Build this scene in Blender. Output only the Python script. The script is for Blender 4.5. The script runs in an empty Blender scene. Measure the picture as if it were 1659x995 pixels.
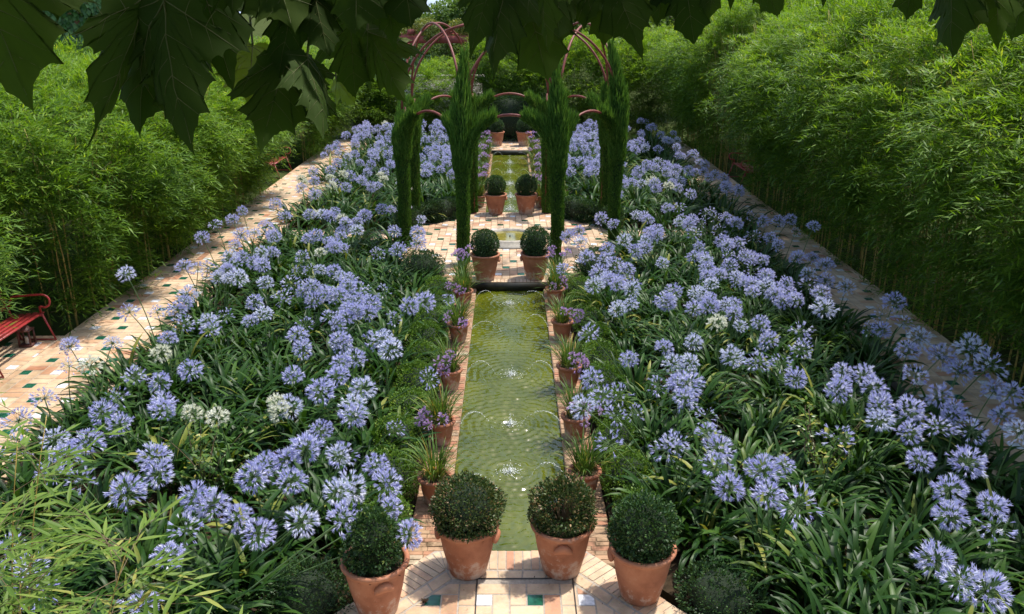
import bpy, math, random
import numpy as np
from mathutils import Vector, Matrix, Quaternion
random.seed(7); RNG = np.random.default_rng(7)
SC = bpy.context.scene; COL = SC.collection
R = math.radians; PI = math.pi
uni = random.uniform

# ------------------------------------------------------------------ camera numbers
FPX, U0, V0, PITCH, CAMZ = 1350.0, 826.0, 497.5, R(19.45), 4.87
CP, SP = math.cos(PITCH), math.sin(PITCH)
def at(u, v, z=0.17):
    """world point at height z seen at photo pixel (u, v)"""
    a = (v-V0)/FPX
    t = (CAMZ-z)/(SP+a*CP)
    return Vector(((u-U0)/FPX*t, (CP-a*SP)*t, z))
def ray(u, v, d):
    """world point at depth d along the view axis"""
    a = (v-V0)/FPX
    return Vector(((u-U0)/FPX*d, (CP-a*SP)*d, CAMZ-(SP+a*CP)*d))

# ------------------------------------------------------------------ materials
def new_mat(name):
    m = bpy.data.materials.new(name); m.use_nodes = True
    nt = m.node_tree; b = nt.nodes['Principled BSDF']
    return m, nt, b
def ramp(nt, stops):
    r = nt.nodes.new('ShaderNodeValToRGB'); cr = r.color_ramp
    while len(cr.elements) > 1: cr.elements.remove(cr.elements[-1])
    cr.elements[0].position = stops[0][0]; cr.elements[0].color = (*stops[0][1], 1)
    for p, c in stops[1:]:
        e = cr.elements.new(p); e.color = (*c, 1)
    return r
def noise(nt, scale, detail=4, rough=0.6, coord='Object'):
    tc = nt.nodes.new('ShaderNodeTexCoord'); n = nt.nodes.new('ShaderNodeTexNoise')
    n.inputs['Scale'].default_value = scale; n.inputs['Detail'].default_value = detail
    n.inputs['Roughness'].default_value = rough
    nt.links.new(tc.outputs[coord], n.inputs['Vector']); return n
def mixc(nt, fac, a, b, mode='MIX'):
    m = nt.nodes.new('ShaderNodeMix'); m.data_type = 'RGBA'; m.blend_type = mode
    for i, s in ((0, fac), (6, a), (7, b)):
        if hasattr(s, 'is_linked'): nt.links.new(s, m.inputs[i])
        elif i == 0: m.inputs[0].default_value = s
        else: m.inputs[i].default_value = (*s, 1)
    return m.outputs[2]
def bump(nt, bsdf, h, strength=0.4, dist=0.01):
    b = nt.nodes.new('ShaderNodeBump'); b.inputs['Strength'].default_value = strength
    b.inputs['Distance'].default_value = dist
    nt.links.new(h, b.inputs['Height']); nt.links.new(b.outputs[0], bsdf.inputs['Normal'])
def leaf_mat(name, stops, rough=0.45, trans=0.3, tcol=None, spec=0.5):
    """leaf colour by the per-leaf 'tint' attribute, some light through the blade"""
    m, nt, b = new_mat(name)
    at_ = nt.nodes.new('ShaderNodeAttribute'); at_.attribute_name = 'tint'
    oi = nt.nodes.new('ShaderNodeObjectInfo')
    ad = nt.nodes.new('ShaderNodeMath'); ad.operation = 'MULTIPLY_ADD'
    ad.inputs[1].default_value = 0.16; nt.links.new(oi.outputs['Random'], ad.inputs[0])
    nt.links.new(at_.outputs['Fac'], ad.inputs[2])
    sb = nt.nodes.new('ShaderNodeMath'); sb.operation = 'SUBTRACT'; sb.inputs[1].default_value = 0.08
    nt.links.new(ad.outputs[0], sb.inputs[0])
    r = ramp(nt, stops); nt.links.new(sb.outputs[0], r.inputs[0])
    nt.links.new(r.outputs[0], b.inputs['Base Color'])
    b.inputs['Roughness'].default_value = rough
    b.inputs['Specular IOR Level'].default_value = spec
    if trans > 0:
        t = nt.nodes.new('ShaderNodeBsdfTranslucent'); mx = nt.nodes.new('ShaderNodeMixShader')
        mx.inputs[0].default_value = trans
        tc = mixc(nt, 1.0, r.outputs[0], tcol or (1.6, 1.5, .7), 'MULTIPLY')
        nt.links.new(tc, t.inputs[0])
        nt.links.new(b.outputs[0], mx.inputs[1]); nt.links.new(t.outputs[0], mx.inputs[2])
        nt.links.new(mx.outputs[0], nt.nodes['Material Output'].inputs['Surface'])
    return m
def plain(name, col, rough=0.6, var=0.25, scale=6, metal=0, bmp=0.0, spec=0.5):
    m, nt, b = new_mat(name); n = noise(nt, scale)
    lo = tuple(c*(1-var) for c in col); hi = tuple(min(1, c*(1+var)) for c in col)
    r = ramp(nt, [(0.3, lo), (0.7, hi)]); nt.links.new(n.outputs[0], r.inputs[0])
    nt.links.new(r.outputs[0], b.inputs['Base Color'])
    b.inputs['Roughness'].default_value = rough; b.inputs['Metallic'].default_value = metal
    b.inputs['Specular IOR Level'].default_value = spec
    if bmp: bump(nt, b, n.outputs[0], bmp)
    return m

M = {}
M['bamboo'] = leaf_mat('bamboo_leaf', [(0, (.045,.105,.012)), (.45, (.125,.235,.022)), (.8, (.21,.33,.034)), (1, (.32,.38,.06))], .5, .42, (1.5,1.45,.45), .25)
M['bamboo_near'] = leaf_mat('bamboo_leaf_pale', [(0, (.065,.135,.018)), (.5, (.135,.225,.036)), (.85, (.205,.29,.055)), (1, (.34,.34,.09))], .5, .38, (1.4,1.4,.5), .25)
M['culm'] = plain('bamboo_culm', (.36,.25,.06), .5, .35, 9)
M['twig'] = plain('twig_bark', (.13,.09,.045), .7, .3, 20)
M['aga_leaf'] = leaf_mat('agapanthus_leaf', [(0, (.009,.030,.006)), (.5, (.024,.068,.010)), (.88, (.058,.120,.018)), (1, (.24,.25,.05))], .42, .22, None, .20)
M['aga_stem'] = plain('agapanthus_stem', (.085,.15,.045), .5, .2, 5)
M['aga_blue'] = leaf_mat('agapanthus_blue', [(0, (.34,.34,.65)), (.5, (.50,.51,.78)), (.85, (.68,.69,.86)), (1, (.80,.80,.89))], .5, .3, (1.1,1.05,1.05))
M['aga_pale'] = leaf_mat('agapanthus_pale', [(0, (.50,.52,.77)), (.5, (.64,.66,.84)), (1, (.80,.81,.88))], .5, .3, (1.05,1.05,1.05))
M['aga_white'] = leaf_mat('agapanthus_white', [(0, (.66,.68,.46)), (.5, (.80,.80,.66)), (1, (.85,.85,.76))], .5, .3, (1,1,1))
M['lilac'] = leaf_mat('garlic_lilac', [(0, (.42,.24,.55)), (.5, (.58,.38,.68)), (1, (.72,.55,.78))], .5, .3, (1,1,1))
M['grassy'] = leaf_mat('garlic_leaf', [(0, (.045,.105,.018)), (.6, (.095,.17,.03)), (.9, (.16,.20,.04)), (1, (.40,.26,.05))], .45, .25, None, .3)
M['cypress'] = leaf_mat('cypress_scale', [(0, (.028,.075,.014)), (.5, (.072,.165,.026)), (.85, (.13,.25,.042)), (1, (.18,.29,.055))], .7, .3, None, .12)
M['cypress_core'] = plain('cypress_core', (.010,.022,.006), .9, .3, 30)
M['box_dark'] = leaf_mat('box_dark_leaf', [(0, (.016,.044,.014)), (.5, (.038,.086,.023)), (.9, (.07,.135,.032)), (1, (.17,.20,.045))], .45, .18, None, .35)
M['box_brown'] = leaf_mat('box_browned_leaf', [(0, (.020,.040,.012)), (.45, (.042,.078,.018)), (.72, (.075,.10,.025)), (.9, (.22,.145,.07)), (1, (.38,.25,.14))], .5, .15, None, .3)
M['box_fresh'] = leaf_mat('box_fresh_leaf', [(0, (.035,.085,.012)), (.5, (.085,.17,.02)), (.85, (.15,.245,.026)), (1, (.25,.31,.04))], .5, .25, None, .25)
M['shrub_leaf'] = leaf_mat('shrub_leaf', [(0, (.05,.11,.015)), (.6, (.10,.18,.025)), (.9, (.20,.23,.03)), (1, (.42,.36,.06))], .35, .25)
M['tree_leaf'] = leaf_mat('tree_leaf', [(0, (.04,.09,.018)), (.5, (.09,.165,.028)), (1, (.17,.24,.045))], .55, .3, None, .25)
M['vine_leaf'] = leaf_mat('vine_leaf', [(0, (.09,.13,.02)), (.5, (.19,.22,.03)), (1, (.32,.33,.06))], .5, .25)
M['ivy_leaf'] = leaf_mat('ivy_leaf', [(0, (.030,.085,.020)), (.5, (.070,.165,.035)), (1, (.12,.23,.055))], .38, .2, None, .4)
M['plane_leaf'] = leaf_mat('plane_leaf', [(0, (.030,.058,.011)), (.5, (.048,.085,.015)), (1, (.08,.125,.02))], .7, .32, (1.3,1.5,.45), .12)
M['plane_yellow_lit'] = leaf_mat('plane_leaf_yellow_lit', [(0, (.12,.20,.02)), (1, (.22,.27,.03))], .5, .4, (1.3,1.3,.4))  # yellowish leaves; the sunlight on them is painted as a lighter leaf colour
M['plane_vein'] = plain('plane_vein', (.13,.14,.04), .6, .1, 5)
M['bark'] = plain('bark', (.12,.085,.06), .9, .5, 7, 0, .8)
M['soil'] = plain('bed_soil', (.040,.028,.017), .95, .5, 14, 0, .6, .05)
M['mulch'] = leaf_mat('pot_mulch', [(0, (.06,.035,.02)), (.5, (.16,.10,.055)), (1, (.34,.24,.14))], .9, 0)
M['red_paint'] = plain('red_paint', (.30,.028,.028), .42, .18, 14)
M['frame_paint'] = plain('frame_paint', (.18,.045,.032), .5, .25, 10, 0, 0, .35)
M['timber_red'] = plain('timber_red', (.32,.070,.055), .7, .25, 4)
M['lantern'] = plain('lantern_rust', (.10,.03,.02), .6, .3, 12)
M['stone'] = plain('basin_stone', (.40,.36,.30), .7, .2, 18, 0, .2)
M['wall_pale'] = plain('wall_plaster', (.52,.47,.40), .9, .15, 2)
M['mountain'] = plain('mountain_rock_hazy', (.30,.36,.44), .95, .15, .002)  # blue of the distant air is mixed into the rock colour
M['foam'] = plain('water_foam', (.80,.83,.82), .18, .05, 30, 0, 0, .8)
M['dry'] = plain('dry_leaf', (.10,.06,.03), .8, .4, 30)
M['wet_wall'] = plain('wet_mossy_brick', (.022,.020,.010), .5, .6, 9, 0, .4)
M['land'] = plain('rough_land', (.055,.070,.025), 1.0, .4, .3, 0, 0, 0)
M['seam'] = plain('hatch_metal', (.06,.05,.045), .6, .3, 20)

def tile_mat():
    m, nt, b = new_mat('terracotta_tile')
    a = nt.nodes.new('ShaderNodeAttribute'); a.attribute_name = 'tint'
    r = ramp(nt, [(0, (.56,.39,.245)), (.4, (.63,.47,.31)), (.7, (.60,.42,.27)), (.88, (.57,.34,.20)), (1, (.47,.22,.125))])
    nt.links.new(a.outputs['Fac'], r.inputs[0])
    n = noise(nt, 5, 6, .65); r2 = ramp(nt, [(.30, (.70,.68,.66)), (.55, (1,1,1)), (.75, (1.08,1.07,1.05))])
    nt.links.new(n.outputs[0], r2.inputs[0])
    c = mixc(nt, 1.0, r.outputs[0], r2.outputs[0], 'MULTIPLY')
    n3 = noise(nt, .55, 5, .7); r3 = ramp(nt, [(.36, (.66,.63,.58)), (.52, (1,1,1))]); nt.links.new(n3.outputs[0], r3.inputs[0])
    c = mixc(nt, 1.0, c, r3.outputs[0], 'MULTIPLY')
    n2 = noise(nt, 60, 3); c2 = mixc(nt, .25, c, n2.outputs['Color'], 'SOFT_LIGHT')
    nt.links.new(c2, b.inputs['Base Color']); b.inputs['Roughness'].default_value = .62
    bump(nt, b, n2.outputs[0], .25, .004); return m
M['tile'] = tile_mat()
def brick_mat():
    m, nt, b = new_mat('coping_brick')
    a = nt.nodes.new('ShaderNodeAttribute'); a.attribute_name = 'tint'
    r = ramp(nt, [(0, (.30,.19,.11)), (.35, (.42,.27,.16)), (.7, (.40,.21,.12)), (.9, (.36,.15,.085)), (1, (.50,.42,.30))])
    nt.links.new(a.outputs['Fac'], r.inputs[0])
    n = noise(nt, 7, 6, .7); r2 = ramp(nt, [(.34, (.30,.29,.22)), (.5, (.85,.85,.82)), (.7, (1.1,1.1,1.08))])
    nt.links.new(n.outputs[0], r2.inputs[0])
    nt.links.new(mixc(nt, 1.0, r.outputs[0], r2.outputs[0], 'MULTIPLY'), b.inputs['Base Color'])
    b.inputs['Roughness'].default_value = .8; bump(nt, b, n.outputs[0], .5, .01); return m
M['brick'] = brick_mat()
def glaze(name, col):
    m, nt, b = new_mat(name); n = noise(nt, 22, 3)
    r = ramp(nt, [(.3, tuple(c*.7 for c in col)), (.7, tuple(min(1, c*1.15) for c in col))])
    nt.links.new(n.outputs[0], r.inputs[0]); nt.links.new(r.outputs[0], b.inputs['Base Color'])
    b.inputs['Roughness'].default_value = .22; return m
M['green_glaze'] = glaze('green_glaze', (.012,.10,.058))
M['white_glaze'] = glaze('white_glaze', (.72,.72,.74))
M['grout'] = plain('grout', (.36,.31,.25), .9, .2, 40)
def terracotta():
    m, nt, b = new_mat('pot_terracotta')
    n = noise(nt, 4, 6, .65); r = ramp(nt, [(.28, (.22,.075,.036)), (.45, (.35,.13,.065)), (.58, (.41,.165,.085)), (.75, (.47,.225,.13))])
    nt.links.new(n.outputs[0], r.inputs[0])
    n2 = noise(nt, 8.5, 9, .72); tc = nt.nodes.new('ShaderNodeTexCoord'); sx = nt.nodes.new('ShaderNodeSeparateXYZ')
    nt.links.new(tc.outputs['Object'], sx.inputs[0])
    lo = nt.nodes.new('ShaderNodeMapRange'); lo.inputs[1].default_value = .02; lo.inputs[2].default_value = .34
    lo.inputs[3].default_value = .16; lo.inputs[4].default_value = -.02; nt.links.new(sx.outputs[2], lo.inputs[0])
    ad = nt.nodes.new('ShaderNodeMath'); nt.links.new(n2.outputs[0], ad.inputs[0]); nt.links.new(lo.outputs[0], ad.inputs[1])
    oi = nt.nodes.new('ShaderNodeObjectInfo')
    ad2 = nt.nodes.new('ShaderNodeMath'); ad2.operation = 'MULTIPLY_ADD'; ad2.inputs[1].default_value = .1
    nt.links.new(oi.outputs['Random'], ad2.inputs[0]); nt.links.new(ad.outputs[0], ad2.inputs[2])
    r2 = ramp(nt, [(.64, (0,0,0)), (.75, (.6,.6,.6))]); nt.links.new(ad2.outputs[0], r2.inputs[0])
    c = mixc(nt, r2.outputs[0], r.outputs[0], (.56,.46,.38))
    nt.links.new(c, b.inputs['Base Color']); b.inputs['Roughness'].default_value = .75
    bump(nt, b, n2.outputs[0], .2, .006); return m
M['pot'] = terracotta()
M['pot_lug'] = plain('pot_lug', (.40,.155,.078), .75, .12, 9)
def water_mat(name, c0, c1):
    m, nt, b = new_mat(name); n = noise(nt, 1.3, 5, .6)
    r = ramp(nt, [(.3, c0), (.7, c1)]); nt.links.new(n.outputs[0], r.inputs[0])
    nt.links.new(r.outputs[0], b.inputs['Base Color'])
    b.inputs['Roughness'].default_value = .10; b.inputs['IOR'].default_value = 1.4
    b.inputs['Specular IOR Level'].default_value = 1.0
    n2 = noise(nt, 26, 3, .5); bump(nt, b, n2.outputs[0], .06, .012); return m
M['water'] = water_mat('pool_water', (.040,.056,.003), (.105,.118,.007))
M['water_gold'] = water_mat('basin_water', (.16,.14,.02), (.26,.22,.05))

# ------------------------------------------------------------------ mesh helpers
def np_mesh(name, V, quads=None, tris=None, tint=None, mats=(), midx=None, smooth=False):
    """fast mesh from arrays; tint is per vertex"""
    me = bpy.data.meshes.new(name)
    V = np.asarray(V, np.float32).reshape(-1, 3)
    qn = 0 if quads is None else len(quads); tn = 0 if tris is None else len(tris)
    loops = np.concatenate([np.asarray(quads, np.int32).reshape(-1) if qn else np.zeros(0, np.int32),
                            np.asarray(tris, np.int32).reshape(-1) if tn else np.zeros(0, np.int32)])
    starts = np.concatenate([np.arange(qn)*4, qn*4+np.arange(tn)*3]).astype(np.int32)
    me.vertices.add(len(V)); me.vertices.foreach_set('co', V.reshape(-1))
    me.loops.add(len(loops)); me.loops.foreach_set('vertex_index', loops)
    me.polygons.add(qn+tn); me.polygons.foreach_set('loop_start', starts)
    if midx is not None: me.polygons.foreach_set('material_index', np.asarray(midx, np.int32))
    if smooth: me.polygons.foreach_set('use_smooth', np.ones(qn+tn, bool))
    if tint is not None:
        a = me.attributes.new('tint', 'FLOAT', 'POINT'); a.data.foreach_set('value', np.asarray(tint, np.float32))
    for m in mats: me.materials.append(m)
    me.update(calc_edges=True); return me
def frames(d, up):
    """rotation matrices whose columns are (side, length d, normal)"""
    d = d/np.linalg.norm(d, axis=1, keepdims=True)
    s = np.cross(d, up); ln = np.linalg.norm(s, axis=1, keepdims=True)
    bad = ln[:, 0] < 1e-4; s[bad] = (1, 0, 0); ln[bad] = 1; s /= ln
    n = np.cross(s, d); return np.stack([s, d, n], axis=2)
class Batch:
    """collects scattered leaf copies into one mesh"""
    def __init__(self): self.V, self.Q, self.T, self.I, self.n = [], [], [], [], 0
    def add(self, tv, tq, pos, rot, scale, tint, mi=0):
        tv = np.asarray(tv, float); tq = np.asarray(tq)
        pos = np.asarray(pos, float).reshape(-1, 3); N = len(pos)
        if N == 0: return self
        scale = np.asarray(scale, float)
        if scale.ndim == 0: scale = np.full((N, 3), scale)
        elif scale.ndim == 1: scale = np.repeat(scale[:, None], 3, 1)
        P = tv[None]*scale[:, None, :]
        P = np.einsum('nij,nkj->nki', rot, P)+pos[:, None, :]
        k = len(tv); off = self.n+np.arange(N)*k
        self.V.append(P.reshape(-1, 3)); self.Q.append((tq[None]+off[:, None, None]).reshape(-1, 4))
        t = np.broadcast_to(np.asarray(tint, float).reshape(-1, 1) if np.ndim(tint) else np.array([[tint]]), (N, k))
        self.T.append(t.reshape(-1)); self.I.append(np.full(N*len(tq), mi)); self.n += N*k; return self
    def raw(self, V, Q, tint, mi=0):
        V = np.asarray(V, float).reshape(-1, 3); Q = np.asarray(Q)
        self.V.append(V); self.Q.append(Q+self.n); self.T.append(np.broadcast_to(tint, (len(V),)))
        self.I.append(np.full(len(Q), mi)); self.n += len(V); return self
    def mesh(self, name, mats, smooth=False):
        return np_mesh(name, np.concatenate(self.V), np.concatenate(self.Q), None, np.concatenate(self.T), mats, np.concatenate(self.I), smooth)
def tube_arrays(pts, rad, sides=6, cap=True):
    pts = [Vector(p) for p in pts]; n = len(pts)
    if not hasattr(rad, '__len__'): rad = [rad]*n
    V, Q = [], []; prev = None
    for i, p in enumerate(pts):
        t = (pts[min(i+1, n-1)]-pts[max(i-1, 0)]).normalized()
        if prev is None: s = t.orthogonal().normalized()
        else: s = (prev-t*prev.dot(t)); s = s.normalized() if s.length > 1e-6 else t.orthogonal().normalized()
        prev = s; b = t.cross(s)
        for k in range(sides):
            a = 2*PI*k/sides; V.append(tuple(p+(s*math.cos(a)+b*math.sin(a))*rad[i]))
    for i in range(n-1):
        for k in range(sides):
            k2 = (k+1) % sides; Q.append((i*sides+k, i*sides+k2, (i+1)*sides+k2, (i+1)*sides+k))
    if cap and sides == 6:
        for o, f in ((0, -1), ((n-1)*sides, 1)):
            q = [(o, o+1, o+2, o+3), (o, o+3, o+4, o+5)]; Q += [x[::f] for x in q]
    if cap and sides == 4:
        o = (n-1)*sides; Q += [(3, 2, 1, 0), (o, o+1, o+2, o+3)]
    return np.array(V), np.array(Q)
def box_arrays(x0, x1, y0, y1, z0, z1):
    V = [(x, y, z) for z in (z0, z1) for y in (y0, y1) for x in (x0, x1)]
    Q = [(0,2,3,1), (4,5,7,6), (0,1,5,4), (2,6,7,3), (0,4,6,2), (1,3,7,5)]
    return np.array(V, float), np.array(Q)
def lathe_arrays(prof, seg=32):
    n = len(prof); V = [(r*math.cos(2*PI*k/seg), r*math.sin(2*PI*k/seg), z) for r, z in prof for k in range(seg)]
    Q = [(i*seg+k, i*seg+(k+1) % seg, (i+1)*seg+(k+1) % seg, (i+1)*seg+k) for i in range(n-1) for k in range(seg)]
    return np.array(V), np.array(Q)
def obox(c, ax, ay, az, sx, sy, sz):
    """box oriented by three axes"""
    V, Q = box_arrays(-sx/2, sx/2, -sy/2, sy/2, -sz/2, sz/2)
    A = np.array([tuple(ax), tuple(ay), tuple(az)]).T
    return V@A.T+np.array(tuple(c)), Q
def blob_arrays(rx, ry, rz, seg=20, rings=10, nz=0.0, seed=0):
    rg = np.random.default_rng(seed); V = []
    ph = rg.uniform(0, 6, 6)
    for i in range(rings+1):
        th = PI*i/rings
        for k in range(seg):
            a = 2*PI*k/seg
            w = 1+nz*(math.sin(3*a+ph[0])*math.sin(2*th+ph[1])+.6*math.sin(5*a+ph[2]+2*th)*math.sin(th))
            V.append((rx*w*math.sin(th)*math.cos(a), ry*w*math.sin(th)*math.sin(a), rz*w*math.cos(th)))
    Q = [(i*seg+k, (i+1)*seg+k, (i+1)*seg+(k+1) % seg, i*seg+(k+1) % seg) for i in range(rings) for k in range(seg)]
    return np.array(V), np.array(Q)

# ------------------------------------------------------------------ object helpers
def link(name, data, parent=None):
    o = bpy.data.objects.new(name, data); COL.objects.link(o)
    if parent is not None: o.parent = parent
    return o
def tag(o, label=None, cat=None, group=None, kind=None):
    if label: o['label'] = label
    if cat: o['category'] = cat
    if group: o['group'] = group
    if kind: o['kind'] = kind
    return o
def thing(name, label, cat, loc=(0, 0, 0), rz=0, group=None, scale=None):
    o = link(name, None); o.location = loc; o.rotation_euler = (0, 0, rz); o.empty_display_size = .1
    if scale: o.scale = scale
    return tag(o, label, cat, group)
KIDS = {}
def part(name, me, parent, **kw):
    o = link(name, me, parent); KIDS.setdefault(parent.name, []).append(o)
    for k, v in kw.items(): setattr(o, k, v)
    return o
def copy_tree(o, parent=None):
    c = o.copy(); COL.objects.link(c)
    if parent is not None: c.parent = parent; KIDS.setdefault(parent.name, []).append(c)
    for ch in KIDS.get(o.name, []): copy_tree(ch, c)
    return c
def struct(name, me): return tag(link(name, me), kind='structure')
ORD = 'zeroth first second third fourth fifth sixth seventh eighth ninth tenth eleventh twelfth thirteenth fourteenth fifteenth sixteenth seventeenth eighteenth'.split()
NUM = 'no one two three four five six'.split()
# leaf templates: x = width, y = length, z = normal
LEAF1 = (np.array([(0,0,0), (-.5,.42,.10), (0,1,0), (.5,.42,.10)]), np.array([(0,3,2,1)]))
LEAF3 = (np.array([(0,0,0), (-.42,.22,.10), (-.46,.5,.08), (0,1,-.10), (.46,.5,.08), (.42,.22,.10), (0,.25,0), (0,.55,-.02)]),
         np.array([(0,6,2,1), (6,7,2,2), (7,3,3,2), (0,5,4,6), (6,4,4,7), (7,4,3,3)]))
LEAF3 = (np.array([(0,0,0), (-.40,.25,.10), (-.42,.52,.06), (0,1,-.16), (.42,.52,.06), (.40,.25,.10), (0,.28,0), (0,.56,-.03)]),
         np.array([(0,6,7,1), (1,7,3,2), (0,5,7,6), (5,4,3,7)]))
def rdir(n, rg=RNG):
    v = rg.normal(size=(n, 3)); return v/np.linalg.norm(v, axis=1, keepdims=True)
# ------------------------------------------------------------------ world, sun, camera
w = bpy.data.worlds.new('World'); SC.world = w; w.use_nodes = True
SUN_EL, SUN_DIR = R(68), Vector((0.72, 0.50, 0)).normalized()
nt = w.node_tree; bg = nt.nodes['Background']; sky = nt.nodes.new('ShaderNodeTexSky')
sky.sky_type = 'NISHITA'; sky.sun_disc = False; sky.sun_elevation = SUN_EL
sky.sun_rotation = math.atan2(SUN_DIR.x, SUN_DIR.y); sky.air_density = 1.2; sky.dust_density = 2.0
nt.links.new(sky.outputs[0], bg.inputs[0]); bg.inputs[1].default_value = 0.15
sl = bpy.data.lights.new('sun', 'SUN'); sl.energy = 3.5; sl.angle = R(1.8); sl.color = (1, .955, .88)
so = link('sun', sl)
to_sun = Vector((SUN_DIR.x*math.cos(SUN_EL), SUN_DIR.y*math.cos(SUN_EL), math.sin(SUN_EL)))
so.rotation_euler = to_sun.to_track_quat('Z', 'Y').to_euler()
cam = bpy.data.cameras.new('camera'); cam.lens = FPX*36/1659; cam.sensor_width = 36; cam.clip_start = .05; cam.clip_end = 12000
co = link('camera', cam); co.location = (0, 0, CAMZ); co.rotation_euler = (PI/2-PITCH, 0, -math.atan((829.5-U0)/FPX)); SC.camera = co
SC.view_settings.view_transform = 'Standard'; SC.view_settings.look = 'None'; SC.view_settings.exposure = 0.7; SC.view_settings.gamma = 1
SC.view_settings.use_curve_mapping = False
SC.render.engine = 'CYCLES'; cy = SC.cycles; cy.use_denoising = True; cy.max_bounces = 7; cy.diffuse_bounces = 3; cy.glossy_bounces = 3
cy.transmission_bounces = 4; cy.use_adaptive_sampling = True; cy.adaptive_threshold = .012

# ------------------------------------------------------------------ ground, slabs, tiles
TZ = 0.17                                    # terrace / patio / path level; pool rims lie lower
b = Batch()
V = [(-6000, -60, -.03), (6000, -60, -.03), (6000, 9000, -.03), (-6000, 9000, -.03)]
b.raw(V, [(0, 1, 2, 3)], .5); struct('ground', b.mesh('ground', [M['land']]))

def clip(poly, cl):
    out = poly
    for i in range(len(cl)):
        a, c = cl[i], cl[(i+1) % len(cl)]; inp, out = out, []
        if not inp: return []
        def side(p): return (c[0]-a[0])*(p[1]-a[1])-(c[1]-a[1])*(p[0]-a[0])
        for j in range(len(inp)):
            p, q = inp[j-1], inp[j]; sp, sq = side(p), side(q)
            if (sp >= 0) != (sq >= 0):
                t = sp/(sp-sq); out.append((p[0]+(q[0]-p[0])*t, p[1]+(q[1]-p[1])*t))
            if sq >= 0: out.append(q)
    return out
def area(p): return abs(sum(p[i-1][0]*p[i][1]-p[i][0]*p[i-1][1] for i in range(len(p))))/2
class Tiles:
    def __init__(self, z): self.V, self.F, self.I, self.T, self.z = [], [], [], [], z
    def poly(self, p, mi, t, h=0.0):
        if len(p) < 3 or area(p) < 4e-4: return
        o = len(self.V); cx = sum(q[0] for q in p)/len(p); cyy = sum(q[1] for q in p)/len(p)
        z = self.z+h+uni(-.0007, .0007); n = len(p)
        ins = [(cx+(q[0]-cx)*.97, cyy+(q[1]-cyy)*.97) for q in p]
        self.V += [(*q, z) for q in ins]+[(*q, z-.006) for q in p]
        self.F.append(tuple(range(o, o+n))); self.I.append(mi); self.T.append(t)
        for i in range(n):
            j = (i+1) % n; self.F.append((o+i, o+n+i, o+n+j, o+j)); self.I.append(mi); self.T.append(t)
    def mesh(self, name, mats):
        me = bpy.data.meshes.new(name); me.from_pydata(self.V, [], self.F)
        me.polygons.foreach_set('material_index', self.I)
        a = me.attributes.new('tint', 'FLOAT', 'FACE'); a.data.foreach_set('value', self.T)
        for m in mats: me.materials.append(m)
        me.update(); return me
TM = [M['tile'], M['green_glaze'], M['white_glaze'], M['brick']]
def tint_tile():
    t = random.random(); return t**1.3*.86 if random.random() < .86 else uni(.8, 1)
def pattern(T, cl, x0, y0, nx, ny, U=.145, g=.006, shift=1):
    """pinwheel of long tiles, upright tiles and small glazed squares"""
    for j in range(ny):
        for i in range(-1, nx+1):
            ox = x0+(i*3+(j*shift) % 3)*U; oy = y0+j*3*U
            def rect(c, r, wd, ht, mi=0):
                p = [(ox+c*U+g, oy+r*U+g), (ox+(c+wd)*U-g, oy+r*U+g), (ox+(c+wd)*U-g, oy+(r+ht)*U-g), (ox+c*U+g, oy+(r+ht)*U-g)]
                q = clip(p, cl) if cl else p
                if q: T.poly(q, mi, tint_tile())
            rect(0, 2, 2, 1); rect(2, 1, 1, 2); rect(0, 1, 1, 1, 1+(i+j) % 2); rect(1, 0, 1, 2); rect(2, 0, 2, 1)
def rowlock(T, p, q, depth, wd=.075, g=.005, mi=0, extra0=0, extra1=0):
    """bricks on edge along p-q, reaching 'depth' to the left of p->q"""
    p, q = Vector((*p, 0)), Vector((*q, 0)); d = q-p; L = d.length; d /= L; nrm = Vector((-d.y, d.x, 0))
    n = max(1, round(L/wd)); s = L/n
    for i in range(n):
        a = p+d*(i*s+g); c = p+d*((i+1)*s-g); e = uni(-.006, .006)
        T.poly([tuple((a-nrm*e).xy), tuple((c-nrm*e).xy), tuple((c+nrm*depth).xy), tuple((a+nrm*depth).xy)], mi, tint_tile(), uni(0, .003))
def wedge(T, c, a0, a1, r, n, mi=0):
    for i in range(n):
        b0 = a0+(a1-a0)*i/n+.03; b1 = a0+(a1-a0)*(i+1)/n-.03
        T.poly([(c[0]+.03*math.cos(b0), c[1]+.03*math.sin(b0)), (c[0]+r*math.cos(b0), c[1]+r*math.sin(b0)), (c[0]+r*math.cos(b1), c[1]+r*math.sin(b1)), (c[0]+.03*math.cos(b1), c[1]+.03*math.sin(b1))], mi, tint_tile(), .001)
def slab(name, poly, z0, z1, mat):
    n = len(poly); V = [(*p, z0) for p in poly]+[(*p, z1) for p in poly]
    F = [tuple(range(n, 2*n))]+[(i, (i+1) % n, n+(i+1) % n, n+i) for i in range(n)]
    me = bpy.data.meshes.new(name); me.from_pydata(V, [], F); me.materials.append(mat); me.update(); return me
def offset(poly, d):
    """inset of a convex counter-clockwise polygon"""
    out = []; n = len(poly)
    for i in range(n):
        a, b_, c = (Vector(poly[i-1]), Vector(poly[i]), Vector(poly[(i+1) % n]))
        e0 = (b_-a).normalized(); e1 = (c-b_).normalized(); n0 = Vector((-e0.y, e0.x)); n1 = Vector((-e1.y, e1.x))
        bis = (n0+n1).normalized(); out.append(tuple(b_+bis*(d/bis.dot(n0))))
    return out
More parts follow.
